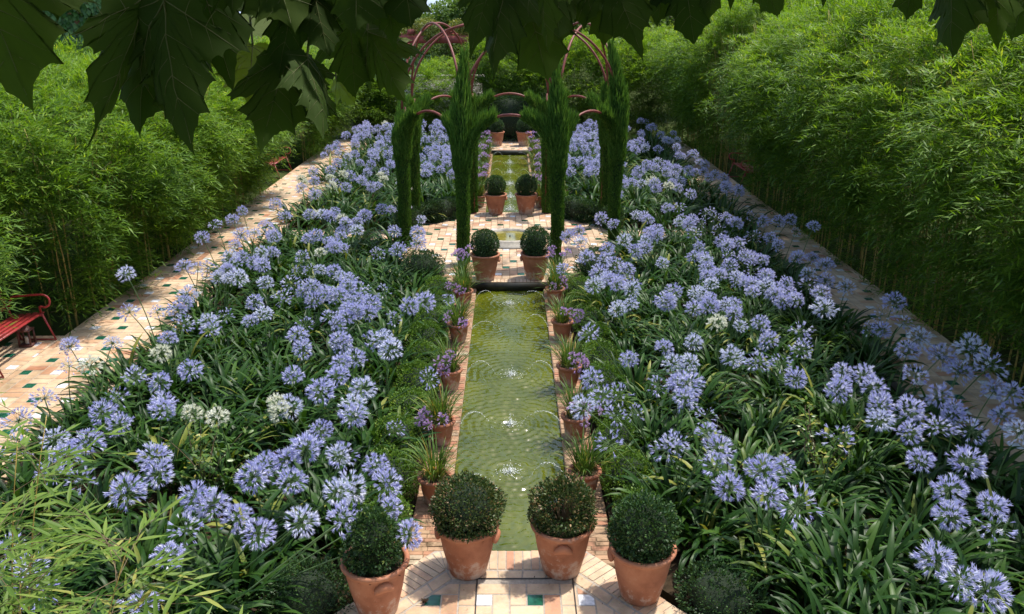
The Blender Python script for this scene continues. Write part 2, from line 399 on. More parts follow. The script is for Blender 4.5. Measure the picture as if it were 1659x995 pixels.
# front terrace under the camera
TER = [(-2.05, 1.2), (2.05, 1.2), (2.05, 5.05), (1.42, 5.72), (.70, 6.53), (-.70, 6.53), (-1.42, 5.72), (-2.05, 5.05)]
g = struct('terrace', slab('terrace_slab', TER, -.02, TZ-.004, M['grout']))
T = Tiles(TZ); inner = offset(TER, .29)
for i in range(1, 7): 
    a, c = Vector(TER[i+1 if i < 7 else 0]), Vector(TER[i])
for i in range(2, 7):
    p, q = Vector(TER[i]), Vector(TER[i+1]); ip, iq = Vector(inner[i]), Vector(inner[i+1]); d = (q-p).normalized()
    s0 = d*max(0, (ip-p).dot(d)); s1 = d*max(0, (q-iq).dot(d))
    rowlock(T, p+s0, q-s1, .275)
for i in (3, 4, 5, 6):
    e0 = Vector(TER[i])-Vector(TER[i-1]); e1 = Vector(TER[i+1])-Vector(TER[i])
    a0 = math.atan2(-e0.x, e0.y); a1 = math.atan2(-e1.x, e1.y)
    if a1 < a0: a1 += 2*PI
    wedge(T, inner[i], a0, a1, .285, 3)
cl = offset(TER, .30); band = offset(TER, .405)
for i in range(2, 7):                          # plain course of long tiles inside the brick rim
    p, q = Vector(cl[i]), Vector(cl[i+1]); ip, iq = Vector(band[i]), Vector(band[i+1]); L = (q-p).length; n = max(1, round(L/.25))
    for k in range(n):
        lo, hi = k/n+.006/L, (k+1)/n-.006/L
        T.poly([tuple(p.lerp(q, lo)), tuple(p.lerp(q, hi)), tuple(ip.lerp(iq, hi)), tuple(ip.lerp(iq, lo))], 0, tint_tile())
cl2 = offset(TER, .415)
pattern(T, cl2, -1.45-.145*.9-.31, 6.06-.145*3*9, 9, 9, shift=1)
o = link('terrace_paving', T.mesh('terrace_paving', TM), g)
bm = Batch()
for xx in (-.29, .55): bm.raw(*box_arrays(xx-.006, xx+.006, 4.4, 6.13, TZ+.0015, TZ+.0045), .5)
bm.raw(*box_arrays(-.284, .544, 6.118, 6.13, TZ+.0015, TZ+.0045), .5)
link('hatch_seam', bm.mesh('hatch_seam', [M['seam']]), g)
# octagonal patio
PC, PA = 17.55, 2.85; k = PA*math.tan(PI/8)
OCT = [(-1.15, 14.70), (1.15, 14.70), (2.30, 15.85), (2.30, 19.25), (1.15, 20.40), (-1.15, 20.40), (-2.30, 19.25), (-2.30, 15.85)]
g = struct('patio', slab('patio_slab', OCT, -.02, TZ-.004, M['brick']))
T = Tiles(TZ); oi_ = offset(OCT, .2)
for i in range(8):
    p, q = Vector(OCT[i]), Vector(OCT[(i+1) % 8]); rowlock(T, p.lerp(q, .035), q.lerp(p, .035), .19, .07)
pattern(T, offset(OCT, .21), -3.05, PC-3.0, 14, 14, shift=1)
link('patio_paving', T.mesh('patio_paving', TM), g)
# long side paths and the cross paths to the patio
def strip(name, x0, x1, y0, y1, shift, e=True):
    P = [(x0, y0), (x1, y0), (x1, y1), (x0, y1)]
    g = struct(name, slab(name+'_slab', P, -.02, TZ-.005, M['grout']))
    T = Tiles(TZ-.001)
    if e:
        for xx, dx in ((x0, .10), (x1-.10, .10)):
            n = int((y1-y0)/.28)
            for i in range(n): T.poly([(xx+.004, y0+i*.28+.004), (xx+dx-.004, y0+i*.28+.004), (xx+dx-.004, y0+(i+1)*.28-.004), (xx+.004, y0+(i+1)*.28-.004)], 0, tint_tile())
    m_ = .104 if e else 0
    pattern(T, [(x0+m_, y0), (x1-m_, y0), (x1-m_, y1), (x0+m_, y1)], x0-.2, y0-.2, int((x1-x0)/.435)+2, int((y1-y0)/.435)+2, shift=shift)
    link(name+'_paving', T.mesh(name+'_paving', TM), g); return g
strip('path', -6.88, -5.22, 4.5, 33.2, 1); strip('path', 5.22, 6.68, 5.0, 33.2, 1)
strip('path', -7.6, -6.884, 9.9, 12.0, 1, False)
strip('path', -5.216, -2.304, 17.75, 18.62, 1, False); strip('path', 2.304, 5.216, 17.75, 18.62, 1, False)
strip('path', -5.2, 5.2, 31.5, 33.2, 1, False)
# planting beds
for s in (-1, 1):
    for nm, y0, y1 in (('flower_bed', 4.6, 17.74), ('flower_bed', 18.63, 31.45)):
        if y0 < 10: P = [(1.0, 6.55), (2.12, 5.1), (2.12, y0), (5.2, y0), (5.2, y1), (2.31, y1), (2.31, 15.83), (1.16, 14.68), (1.0, 14.68)]
        else: P = [(1.16, 20.41), (2.31, 19.27), (2.31, y0), (5.2, y0), (5.2, y1), (1.0, y1), (1.0, 20.6)]
        P = [(x*s, y) for x, y in P]
        if s < 0: P = P[::-1]
        if y0 < 10 and s > 0: pass
        struct(nm, slab(nm, P, -.02, .07, M['soil']))
# ------------------------------------------------------------------ pools
def ripple(x, y, cs):
    h = 0
    for cx, cyy, amp, wl, ph in cs:
        r = np.hypot(x-cx, y-cyy); h = h+amp*np.sin(2*PI*r/wl-ph)*np.exp(-r*1.15)*np.minimum(1, r/.05+.3)
    return h
def pool(name, y0, y1, jets, label, cellx=.014):
    nx = int(1.24/cellx); ny = int((y1-y0)/cellx); xs = np.linspace(-.62, .62, nx); ys = np.linspace(y0, y1, ny)
    X, Y = np.meshgrid(xs, ys); cs = []
    for jx, jy, a in jets: cs.append((jx, jy, .0085*a, .10+.02*random.random(), uni(0, 6)))
    for jx, jy, a in jets:                       # echoes from the pool sides
        for m_ in (-1.24, 1.24): cs.append((m_-jx, jy, 0.0042*a, .095, uni(0, 6)))
    Z = ripple(X, Y, cs)
    rg = np.random.default_rng(3)
    for q in range(16):
        an = rg.uniform(0, PI); wl = rg.uniform(.07, .22); Z += .00065*np.sin(2*PI*(X*math.cos(an)+Y*math.sin(an))/wl+rg.uniform(0, 6)+1.5*np.sin(Y*2+X*3+q))
    V = np.stack([X, Y, Z-.0], 2).reshape(-1, 3)
    i = np.arange((ny-1)*(nx-1)); r_, c_ = i//(nx-1), i % (nx-1); a = r_*nx+c_
    Q = np.stack([a, a+1, a+nx+1, a+nx], 1)
    struct('water', np_mesh('water', V, Q, None, None, [M['water']], None, True))
    t = thing('garden_pool', label, 'pool', (0, y0, 0))
    for s in (-1, 1):
        T = Tiles(.045); yy = y0
        while yy < y1-.05:
            wd = uni(.062, .074); sp = uni(.13, .22)
            for xa, xb in ((.625, .625+sp), (.625+sp, .985)):
                P = [(s*(xa+.004), yy+.004), (s*(xb-.004), yy+.004), (s*(xb-.004), yy+wd-.004), (s*(xa+.004), yy+wd-.004)]
                if s < 0: P = P[::-1]
                T.poly(P, 0, random.random(), uni(-.004, .003))
            yy += wd
        part('coping', T.mesh('coping', [M['brick']]), t, location=(0, -y0, 0))
    for s in (-1, 1):
        B = Batch(); B.raw(*box_arrays(min(s*.622, s*.985), max(s*.622, s*.985), y0, y1, -.02, .040), .3)
        part('pool_wall', B.mesh('pool_wall', [M['brick']]), t, location=(0, -y0, 0))
    end_wall(t, y0, y1)
def end_wall(t, y0, y1):
    B = Batch(); B.raw(*box_arrays(-.988, .988, y1-.034, y1-.024, -.02, TZ-.012), .5); part('end_wall', B.mesh('end_wall', [M['wet_wall']]), t, location=(0, -y0, 0))
NJ = [(0, at(835, 492, 0).y, 1.3), (.02, at(833, 607, 0).y, 1), (0, at(838, 688, 0).y, 1), (0, at(832, 765, 0).y, 1.0), (-.05, at(820, 850, 0).y, .5)]
FJ = [(0, 28.6, 1), (.0, 26.8, 1), (0, 24.9, 1), (0, 23.0, 1), (0, 21.4, 1)]
pool('pool', 6.5, 14.72, NJ, 'long narrow pool of rippling olive green water in front of the tiled octagonal patio')
pool('pool', 20.38, 30.4, FJ, 'far narrow green pool seen through the cypress arches behind the patio', .022)
# far terrace behind the second pool
g = struct('terrace', slab('terrace_slab', [(-1.6, 30.4), (1.6, 30.4), (1.6, 31.46), (-1.6, 31.46)], -.02, TZ-.004, M['grout']))
T = Tiles(TZ); rowlock(T, (-.65, 30.41), (.65, 30.41), .2); pattern(T, [(-1.6, 30.62), (1.6, 30.62), (1.6, 31.46), (-1.6, 31.46)], -1.7, 30.5, 8, 3)
link('terrace_paving', T.mesh('terrace_paving', TM), g)
# bubbling jets and thin arcs of water
OCTA = (np.array([(1,0,0), (0,1,0), (-1,0,0), (0,-1,0), (0,0,1), (0,0,-1)], float), np.array([(0,1,4,4), (1,2,4,4), (2,3,4,4), (3,0,4,4)]))
DROP = blob_arrays(1, 1, 1, 6, 4)
def eye(n): return np.repeat(np.eye(3)[None], n, 0)
def splash_mesh(seed, big):
    rg = np.random.default_rng(seed); B = Batch(); n = 300
    r = np.abs(rg.normal(0, .07*big, n)); a = rg.uniform(0, 2*PI, n); z = np.maximum(0, rg.exponential(.035, n)*np.exp(-r*12)+.001)
    P = np.stack([r*np.cos(a), r*np.sin(a), z], 1); s = rg.uniform(.0012, .0034, n)
    S = np.stack([s*rg.uniform(1, 2.4, n), s*rg.uniform(1, 2.4, n), s*.8], 1); B.add(*DROP, P, eye(n), S, .5)
    J = Batch(); J.raw(*tube_arrays([(0, 0, -.01), (.001, 0, .03), (.002, .001, .065), (.003, .002, .08)], [.007, .006, .004, .0015], 8), .5)
    return J.mesh('jet', [M['foam']], True), B.mesh('spray', [M['foam']], True)
def jet(loc, label, sc=(1, 1, 1)):
    k_ = random.randrange(2); t = thing('fountain_jet', label, 'water jet', loc, uni(0, 6), 'bubbling jets along the middle of the pools', sc)
    part('jet', sm[k_][0], t); tag(part('spray', sm[k_][1], t), kind='stuff')
sm = [splash_mesh(1, 1.0), splash_mesh(2, 1.2)]
for k, (jx, jy, a) in enumerate(NJ[:4]):
    jet((jx, jy, 0), ['bubbling white jet nearest the brick end wall below the patio', 'second bubbling jet from the patio end of the near pool', 'bubbling jet in rings of ripples, third from the patio in near pool', 'white bubbling jet just beyond the two big pots on the terrace'][k])
for k, (jx, jy, a) in enumerate(FJ):
    jet((jx, jy, 0), f"small white bubbling jet in the far pool, {ORD[k+1]} from the far terrace", (1.5, 1.5, 2))
def arc_mesh(seed, up, reach):
    rg = np.random.default_rng(seed); B = Batch(); n = 70; P = []; 
    for i in range(n):
        t = i/(n-1); x = reach*t; z = .05+up*4*t*(1-t)-.05*t*t
        P.append((x+rg.normal(0, .004), rg.normal(0, .006), z+rg.normal(0, .005)))
    P = np.array(P); d = np.gradient(P, axis=0)+1e-6; rot = frames(d, np.tile([0., 1, 0], (n, 1)))
    t = np.linspace(0, 1, n); keep = (rg.uniform(size=n) < (.85-.35*t)) & (np.sin(t*55+seed) > -.75)
    S = np.stack([rg.uniform(.002, .0042, n), rg.uniform(.004, .010, n), rg.uniform(.002, .0042, n)], 1)
    B.add(*DROP, P[keep], rot[keep], S[keep], .5)
    S_ = Batch(); S_.raw(*tube_arrays([tuple(q) for q in P[:46]], list(np.linspace(.0022, .0008, 46)), 6), .5)
    return S_.mesh('stream', [M['foam']], True), B.mesh('drops', [M['foam']], True)
am = [arc_mesh(5, .20, .42), arc_mesh(6, .16, .50), arc_mesh(7, .24, .46)]
ARC = [at(692, 418, .05).y, at(690, 590, .05).y, at(640, 700, .05).y]
ys_near = [14.0, 12.55, 10.75, 9.25, 7.85]; ys_far = [29.6, 27.9, 26.0, 24.0]
for nm, ys in (('near', ys_near), ('far', ys_far)):
    for s in (-1, 1):
        for k, yy in enumerate(ys):
            side = 'left' if s < 0 else 'right'; v = am[(k+(s > 0)) % 3]
            t = thing('water_arc', f"thin arc of drops from {side} rim of {nm} pool, {ORD[k+1]} from far end", 'water jet', (s*.63, yy+(.1 if s > 0 else 0), 0), 0 if s < 0 else PI, 'arcs of water from the pool rims')
            part('stream', v[0], t); tag(part('drops', v[1], t), kind='stuff')
# round fountain in the patio
t = thing('fountain_basin', 'low round stone basin of golden water in the middle of the patio', 'fountain', (0, 17.75, TZ))
part('rim', np_mesh('rim', *lathe_arrays([(.78, 0), (.79, .02), (.62, .022), (.60, .10), (.57, .12), (.53, .115), (.515, .05), (.5, .02)], 48), None, None, [M['stone']], None, True), t)
V, Q = lathe_arrays([(.525, .065), (.4, .067), (.25, .064), (.1, .066), (.001, .065)], 48)
part('water', np_mesh('basin_water', V, Q, None, None, [M['water_gold']], None, True), t)
B = Batch(); B.raw(*tube_arrays([(0, 0, .05), (0, 0, .10)], [.018, .010], 8), .5); part('nozzle', B.mesh('nozzle', [M['seam']]), t)
# ------------------------------------------------------------------ agapanthus meshes
def floret_arrays(open_=1.0):
    """one trumpet flower along +y: six petals"""
    V, Q = [], []
    for k in range(6):
        a = 2*PI*k/6; da = PI/6*.92
        def pt(r, y, an): return (r*math.cos(an), y, r*math.sin(an))
        o = len(V)
        V += [pt(.0022, 0, a), pt(.0085*open_, .028, a-da), pt(.0195*open_, .046, a), pt(.0085*open_, .028, a+da)]
        Q.append((o, o+1, o+2, o+3))
    return np.array(V), np.array(Q)
FLO, FLC = floret_arrays(1.0), floret_arrays(.42)
def umbel(seed, petal, rad=.115, n=84, lo=-.55, sparse=False):
    rg = np.random.default_rng(seed); B = Batch()
    i = np.arange(n)+.5; z = lo+(1-lo)*i/n; ph = i*2.39996+rg.normal(0, .25, n); r = np.sqrt(np.maximum(0, 1-z*z))
    d = np.stack([r*np.cos(ph), r*np.sin(ph), z], 1)+rg.normal(0, .13, (n, 3)); d[:, 2] += .06
    if sparse:
        keep = rg.uniform(size=n) < .55; d = d[keep]; n = len(d)
    d /= np.linalg.norm(d, axis=1, keepdims=True)
    L = rad*rg.uniform(.60, 1.0, n)*(1-.18*(d[:, 2] < -.1))
    for k in range(n):                                    # pedicels
        p1 = d[k]*L[k]; p1 = p1-np.array([0, 0, .012*(1-d[k, 2])])
        V, Q = tube_arrays([(0, 0, 0), tuple(p1*.55+np.array([0, 0, .006])), tuple(p1)], [.0016, .0013, .0015], 3, False); B.raw(V, Q, .5, 1)
    P = d*L[:, None]-np.stack([0*L, 0*L, .012*(1-d[:, 2])], 1)
    dr = d+rg.normal(0, .16, (n, 3)); dr[:, 2] -= .12
    rot = frames(dr, rdir(n, rg)); bud = rg.uniform(size=n) < (.16 if not sparse else .3)
    t = np.clip(rg.normal(.5, .24, n), 0, 1); s = rg.uniform(.85, 1.2, n)
    B.add(*FLO, P[~bud], rot[~bud], s[~bud], t[~bud], 0); B.add(*FLC, P[bud], rot[bud], s[bud]*.95, t[bud]*.7, 0)
    return B.mesh('umbel', [petal, M['aga_stem']])
UMB = {'b': [umbel(10+k, M['aga_blue'], .112+.008*(k % 3), 82+6*(k % 3), (-.6, -.35, -.5)[k % 3]) for k in range(6)],
       's': [umbel(30+k, M['aga_blue'], .13, 74, -.5, True) for k in range(3)],
       'p': [umbel(40+k, M['aga_pale'], .118, 84) for k in range(3)],
       'w': [umbel(50+k, M['aga_white'], .105, 80, -.3) for k in range(3)]}
def stalk_mesh(seed):
    rg = random.Random(seed); bx, by = rg.uniform(-.05, .05), rg.uniform(-.05, .05)
    P = [(bx*4*t*(1-t), by*4*t*(1-t), t) for t in [i/7 for i in range(8)]]
    B = Batch(); B.raw(*tube_arrays(P, [.0085-.003*i/7 for i in range(8)], 6), .5); return B.mesh('stalk', [M['aga_stem']], True)
STK = [stalk_mesh(k) for k in range(4)]
def strap(B, rg, base, az, L, wd, lean, droop, t, mi=0, segs=7):
    """one arching strap leaf"""
    p = np.array(base, float); th = lean; P = []; step = L/segs
    h = np.array([math.cos(az), math.sin(az), 0.]); side = np.array([-math.sin(az), math.cos(az), 0.])
    tw = rg.normal(0, .25); V = []
    for i in range(segs+1):
        u = i/segs; wv = wd*(.55+.45*min(1, u*3))*(1 if u < .62 else max(0.04, 1-((u-.62)/.38)**2.1))
        d = h*math.sin(th)+np.array([0, 0, 1.])*math.cos(th); nrm = h*(-math.cos(th))+np.array([0, 0, 1.])*math.sin(th)
        s = side*math.cos(tw*u)+nrm*math.sin(tw*u)
        V += [p-s*wv/2+nrm*wv*.13, p, p+s*wv/2+nrm*wv*.13]
        p = p+d*step; th += droop*step*(.5+1.6*u)
    Q = []
    for i in range(segs): o = i*3; Q += [(o, o+1, o+4, o+3), (o+1, o+2, o+5, o+4)]
    B.raw(V, Q, t, mi)
def clump_mesh(seed, n, rad, Lm):
    rg = np.random.default_rng(seed); B = Batch()
    for k in range(n):
        a = rg.uniform(0, 2*PI); r = rad*math.sqrt(rg.uniform()); fan = rg.uniform(0, 2*PI)
        az = a+rg.normal(0, .7); L = Lm*rg.uniform(.65, 1.15); lean = abs(rg.normal(.15, .28))+.35*r/rad
        t = float(np.clip(rg.normal(.48, .22), 0, .93)); t = 1.0 if rg.uniform() < .011 else t
        strap(B, rg, (r*math.cos(a), r*math.sin(a), 0), az, L, rg.uniform(.034, .054), lean, rg.uniform(1.0, 3.6), t)
    return B.mesh('strap_leaves', [M['aga_leaf']], True)
CLUMP = [clump_mesh(60+k, 74, .24, .66) for k in range(6)]
CLUMPW = [clump_mesh(80+k, 92, .40, .70) for k in range(4)]

# heads read off the photograph: u, v, kind (b blue, s sparse, p pale, w white), size
HL = """205 444 p|210 506 b|114 562 b|183 556 b|272 550 b|393 342 b|350 364 b|377 357 b|328 385 b|381 397 b|391 381 b|413 378 p|444 383 b|461 350 s|447 332 b|299 432 b|321 437 s|337 436 s|353 450 p|386 450 p|372 452 p|304 478 p 1.25|430 458 p|458 484 b|427 509 p|424 410 b|412 427 b|482 441 b|502 439 b|499 463 s|530 479 b|519 410 w|543 402 b|512 383 b|512 347 w|543 344 b|553 356 w|297 526 s|342 535 s|367 513 s .8|255 506 s .7|261 573 w|300 490 b|482 545 b 1.1|490 565 b 1.1|309 600 b|260 620 b 1.1|190 646 b|265 653 b|219 610 s|475 610 b|519 634 b 1.15|448 653 w|471 660 b|147 593 w|113 593 s|73 646 s|533 514 s|550 554 b|553 588 b|31 682 s|167 669 b|195 689 b|90 713 b|143 718 b|109 737 b|27 727 s|250 742 b|256 768 b|205 798 b 1.2|133 781 s|85 764 s|318 809 b 1.25|345 819 b|383 840 b|418 865 b|489 846 p|495 728 b 1.2|519 699 b|465 747 b|432 754 b|410 773 b|471 780 b .9|547 798 p|454 668 w|311 670 w|352 677 w|263 665 b|273 901 b|17 891 s|51 921 s|61 959 s|225 986 s|300 860 s|550 845 s|553 740 s|571 676 b|547 739 p|608 754 b|625 785 b|567 790 p 1.2|560 839 b|632 824 b .7|661 867 b .9|639 693 s .8|656 337 b|682 356 b .8|591 350 b|619 340 b|578 373 b|639 376 b|677 378 b|678 395 b|612 412 s|545 402 b|564 456 b 1.1|547 480 b|571 490 b 1.1|601 494 b|595 508 b|622 473 s|663 497 b 1.1|687 490 b 1.1|639 518 b|564 504 b|608 555 b 1.1|557 555 b|632 566 b 1.1|574 583 b|588 630 p 1.1|694 613 s|571 658 p 1.1|726 485 s .7|547 610 b|620 550 b"""
HR = """938 376 b|921 385 b|940 393 b|912 436 b .8|950 419 b 1.1|974 354 b|994 364 b|970 443 b 1.2|984 405 b|1011 391 b|1032 350 b|1063 374 b|1049 357 b|998 432 b 1.2|1029 409 b 1.2|1073 426 p|1015 439 b 1.1|1025 460 b|1022 494 p|964 463 b|988 456 b|955 542 s|1018 583 b|1076 566 b|1090 590 b|958 614 b|974 644 s|945 661 p 1.15|1005 641 s|1097 624 b|1066 627 s|988 720 s 1.1|998 675 s|1080 730 s|1028 672 s .8|1100 337 b|1121 357 b|1159 354 b|1123 380 b|1164 375 b|1191 364 s|1217 351 s|1196 395 b|1222 385 b|1248 388 b|1237 359 b|1261 361 b|1280 357 b|1289 376 s .7|1318 368 b .9|1261 399 b|1141 419 b 1.1|1208 416 b|1234 423 b|1183 433 b|1165 447 b|1193 450 p|1152 460 b|1129 476 p|1124 501 b|1148 498 b|1176 495 b|1189 508 b|1241 447 b|1220 460 b|1241 467 b 1.1|1275 460 b|1255 477 b|1292 419 b|1316 419 b|1337 431 b|1309 464 b|1337 457 b|1330 477 b|1289 488 b|1371 467 p|1335 501 p 1.3|1162 525 w 1.1|1200 529 b .8|1232 527 b|1299 539 s|1246 553 b 1.1|1124 555 p|1186 579 p|1227 587 b 1.1|1265 591 b 1.1|1299 567 s|1289 615 b 1.1|1117 587 b|1112 625 b 1.25|1110 650 b|1448 491 b 1.1|1428 512 s|1409 536 s|1428 536 b|1464 525 s|1489 549 b 1.1|1471 570 b|1525 580 b 1.2|1573 567 b 1.25|1556 604 b|1604 594 b 1.2|1611 635 b|1639 639 b|1484 611 s|1364 604 b|1364 624 b 1.1|1399 611 b 1.1|1416 628 b|1357 635 b 1.1|1426 659 b|1522 642 b|1474 664 b|1546 666 b|1143 676 s|1145 703 s|1093 720 s|1162 730 b|1160 758 b|1181 792 b 1.1|1237 765 b 1.1|1267 756 b .8|1244 802 b 1.15|1292 820 s 1.25|1357 713 s 1.25|1426 682 b|1474 676 b 1.1|1474 703 b|1519 693 s|1546 676 b|1574 700 s|1625 676 b|1652 703 b|1491 749 b 1.05|1567 753 b 1.15|1539 796 b|1539 837 b 1.1|1608 823 b 1.2|1611 857 s|1515 910 b 1.1|1556 943 s|1598 960 b 1.3"""
heads = []
for src in (HL, HR):
    for e in src.split('|'):
        f = e.split(); u, v = float(f[0]), float(f[1]); kd = f[2]; sz = float(f[3]) if len(f) > 3 else 1.0
        h = uni(.90, 1.04); P = at(u, v, h)
        while abs(P.x) > 5.35 and h < 1.42: h += .04; P = at(u, v, h)
        heads.append((P, 's' if kd == 'b' and random.random() < .10 else ('p' if kd == 'b' and random.random() < .14 else kd), sz*uni(.86, 1.10)))
rg = random.Random(21)
near0 = [h[0].copy() for h in heads]
for s in (-1, 1):                                        # the crowd of further heads towards the patio
    k = 0
    while k < 46:
        x, y = rg.uniform(1.5, 4.75), rg.uniform(10.3, 17.5)
        if y > 14.6 and x < 2.5: continue
        dm = min((q.x-s*x)**2+(q.y-y)**2 for q in near0)
        if not .12**2 < dm < .42**2: continue
        heads.append((Vector((s*x, y, rg.uniform(.88, 1.06))), 'b' if rg.random() < .7 else ('p' if rg.random() < .6 else 's'), rg.uniform(.8, 1.08))); k += 1
def bed_clamp(x, y):
    s = -1 if x < 0 else 1; ax = abs(x); ax = min(ax, 5.1)
    far = y > 18.25
    y = max(y, 18.85) if far else min(max(y, 4.9), 17.55)
    if not far: ax = max(ax, 1.62 if y > 6.6 else 2.35)
    else: ax = max(ax, 1.5)
    if 14.6 < y < 20.5: ax = max(ax, 2.5 if 15.7 < y < 19.4 else 2.5-(min(abs(y-15.7), abs(y-19.4)))*.95)
    return s*min(ax, 5.1), y
rg = random.Random(11)
for s in (-1, 1):                                        # the two far beds, thick with bloom
    pts = []; tries = 0
    while len(pts) < 150 and tries < 6000:
        tries += 1; x = rg.uniform(1.35, 5.35); y = rg.uniform(18.6, 31.6)
        if y < 20.5 and x < 2.3-max(0, y-19.3): continue
        if all((x-a)**2+(y-c)**2 > .22**2 for a, c in pts): pts.append((x, y))
    for x, y in pts:
        kd = 'b' if rg.random() < .86 else ('p' if rg.random() < .5 else 's')
        if s < 0 and y < 21.5 and rg.random() < .45: kd = 'w'
        if rg.random() < .02: kd = 'w'
        heads.append((Vector((s*x, y, rg.uniform(.92, 1.16))), kd, rg.uniform(.88, 1.15)))
plants = []                                              # (x, y, [heads])
for P, kd, sz in heads:
    bx, by = bed_clamp(P.x+uni(-.07, .07), P.y+uni(-.04, .14)); best = None
    lim = .52 if by < 18 else .95
    for pl in plants:
        d = math.hypot(pl[0]-bx, pl[1]-by)
        if d < lim and len(pl[2]) < (5 if by < 18 else 6) and (best is None or d < best[0]): best = (d, pl)
    if best: best[1][2].append((P, kd, sz))
    else: plants.append([bx, by, [(P, kd, sz)]])
n_fl = len(plants); cand = []
rg = random.Random(5)
for i in range(5200):
    for s in (-1, 1):
        y = rg.uniform(4.7, 17.6) if i % 3 else rg.uniform(18.75, 31.3); x = rg.uniform(1.55, 5.15); lim = .47 if y < 18 else .9
        if y < 7.0 and x < 2.5: continue
        if 14.6 < y < 20.5 and x < 2.5-max(0, abs(y-17.55)-1.85): continue
        zc = y*CP+CAMZ*SP
        if (x/zc) > .66: continue                        # outside the photo
        if len(plants) < 298 and all((p[0]-s*x)**2+(p[1]-y)**2 > lim*lim for p in plants): plants.append([s*x, y, []])
print('agapanthus', n_fl, len(plants), len(heads))
cnt = {}; plants.sort(key=lambda p: (p[1] > 18.1, p[0] > 0, p[1]))
rows = {}
for p in plants:
    key = (p[1] > 18.1, p[0] > 0); y0 = 4.6 if not key[0] else 18.9; rows.setdefault((key, int((p[1]-y0)/(.74 if not key[0] else .85))), []).append(p)
for (key, rw), ps in rows.items():
    ps.sort(key=lambda p: abs(p[0]))
    for ci, (x, y, hs) in enumerate(ps):
        far, right = key
        kinds = [h[1] for h in hs]; n = len(hs)
        if n == 0: look = 'leafy agapanthus without flowers'
        elif n == 1: look = {'b': 'agapanthus with one blue head', 's': 'agapanthus with one loose blue head', 'p': 'agapanthus with one pale blue head', 'w': 'agapanthus with one white head'}[kinds[0]]
        elif 'w' in kinds: look = f'agapanthus of {NUM[min(n, 6)]} heads including white'
        else: look = f'agapanthus with {NUM[min(n, 6)]} {"pale " if kinds.count("p")*2 > n else ""}blue heads'
        lab = f"{look}, {'right' if right else 'left'} {'far' if far else 'near'} bed, {ORD[rw+1]} row from front, {ORD[ci+1]} from pool"
        t = thing('agapanthus', lab, 'agapanthus', (x, y, .07), 0, 'agapanthus massed in the flower beds')
        fol = part('leaves', (CLUMP if (y < 18 and n) else CLUMPW)[random.randrange(6 if (y < 18 and n) else 4)], t)
        fol.rotation_euler.z = uni(0, 2*PI); sc = uni(.82, 1.1)*(1 if y < 18 else 1.25); fol.scale = (sc, sc, sc*uni(.85, 1.05))
        for P, kd, sz in hs:
            off = Vector((x, y, .07)); ang = uni(0, 6); bs = Vector((.06*math.cos(ang), .06*math.sin(ang), 0)); d = P-off-bs; L = d.length
            st = part('flower_stalk', STK[random.randrange(4)], t); st.location = bs
            q = d.to_track_quat('Z', 'Y'); st.rotation_mode = 'QUATERNION'; st.rotation_quaternion = q; st.scale = (1, 1, L)
            hd = part('flower_head', random.choice(UMB[kd]), st); hd.location = (0, 0, 1); hd.rotation_euler.z = uni(0, 6.28); hd.scale = (sz*uni(.92, 1.08), sz*uni(.92, 1.08), sz*uni(.82, 1.02)/L)

# ------------------------------------------------------------------ terracotta pots with clipped box
def pot_arrays(top, bot, h, th=.03):
    return lathe_arrays([(.001, .004), (bot*.97, .0), (bot, .012), (bot+(top-bot)*.5, h*.48), (top-.022, h-.075), (top-.018, h-.055), (top, h-.045),
                         (top+.012, h-.025), (top+.008, h-.006), (top-.008, h), (top-th, h-.008), (top-th-.004, h-.05), (top-th-.03, h*.5)], 40)
def pot_mesh(top, bot, h):
    V, Q = pot_arrays(top, bot, h); me = np_mesh('pot', V, Q, None, None, [M['pot']], None, True); return me
POTM = pot_mesh(.272, .168, .50); SPOT = pot_mesh(.168, .108, .31)
def lug_mesh():
    V, Q = blob_arrays(.085, .042, .045, 16, 10); V[:, 2] = V[:, 2]-5.5*V[:, 0]**2
    B = Batch(); B.raw(V, Q, .5); return B.mesh('handle', [M['pot_lug']], True)
LUG = lug_mesh()
def soil_mesh(r, z, seed):
    rg = np.random.default_rng(seed); B = Batch(); V, Q = lathe_arrays([(r, 0), (r*.7, .012), (r*.3, .02), (.001, .022)], 24); V[:, 2] += z; B.raw(V, Q, .15)
    n = 420; rr = r*np.sqrt(rg.uniform(size=n)); a = rg.uniform(0, 6.28, n); P = np.stack([rr*np.cos(a), rr*np.sin(a), z+.012+.012*(1-rr/r)+rg.uniform(0, .008, n)], 1)
    d = rdir(n, rg); d[:, 2] *= .4; B.add(*LEAF1, P, frames(d, rdir(n, rg)*.4+[0, 0, 1]), np.stack([rg.uniform(.008, .016, n), rg.uniform(.014, .04, n), np.full(n, .01)], 1), np.clip(rg.normal(.5, .3, n), 0, 1))
    return B.mesh('soil', [M['mulch']])
SOIL, SSOIL = soil_mesh(.245, .425, 1), soil_mesh(.145, .255, 2)
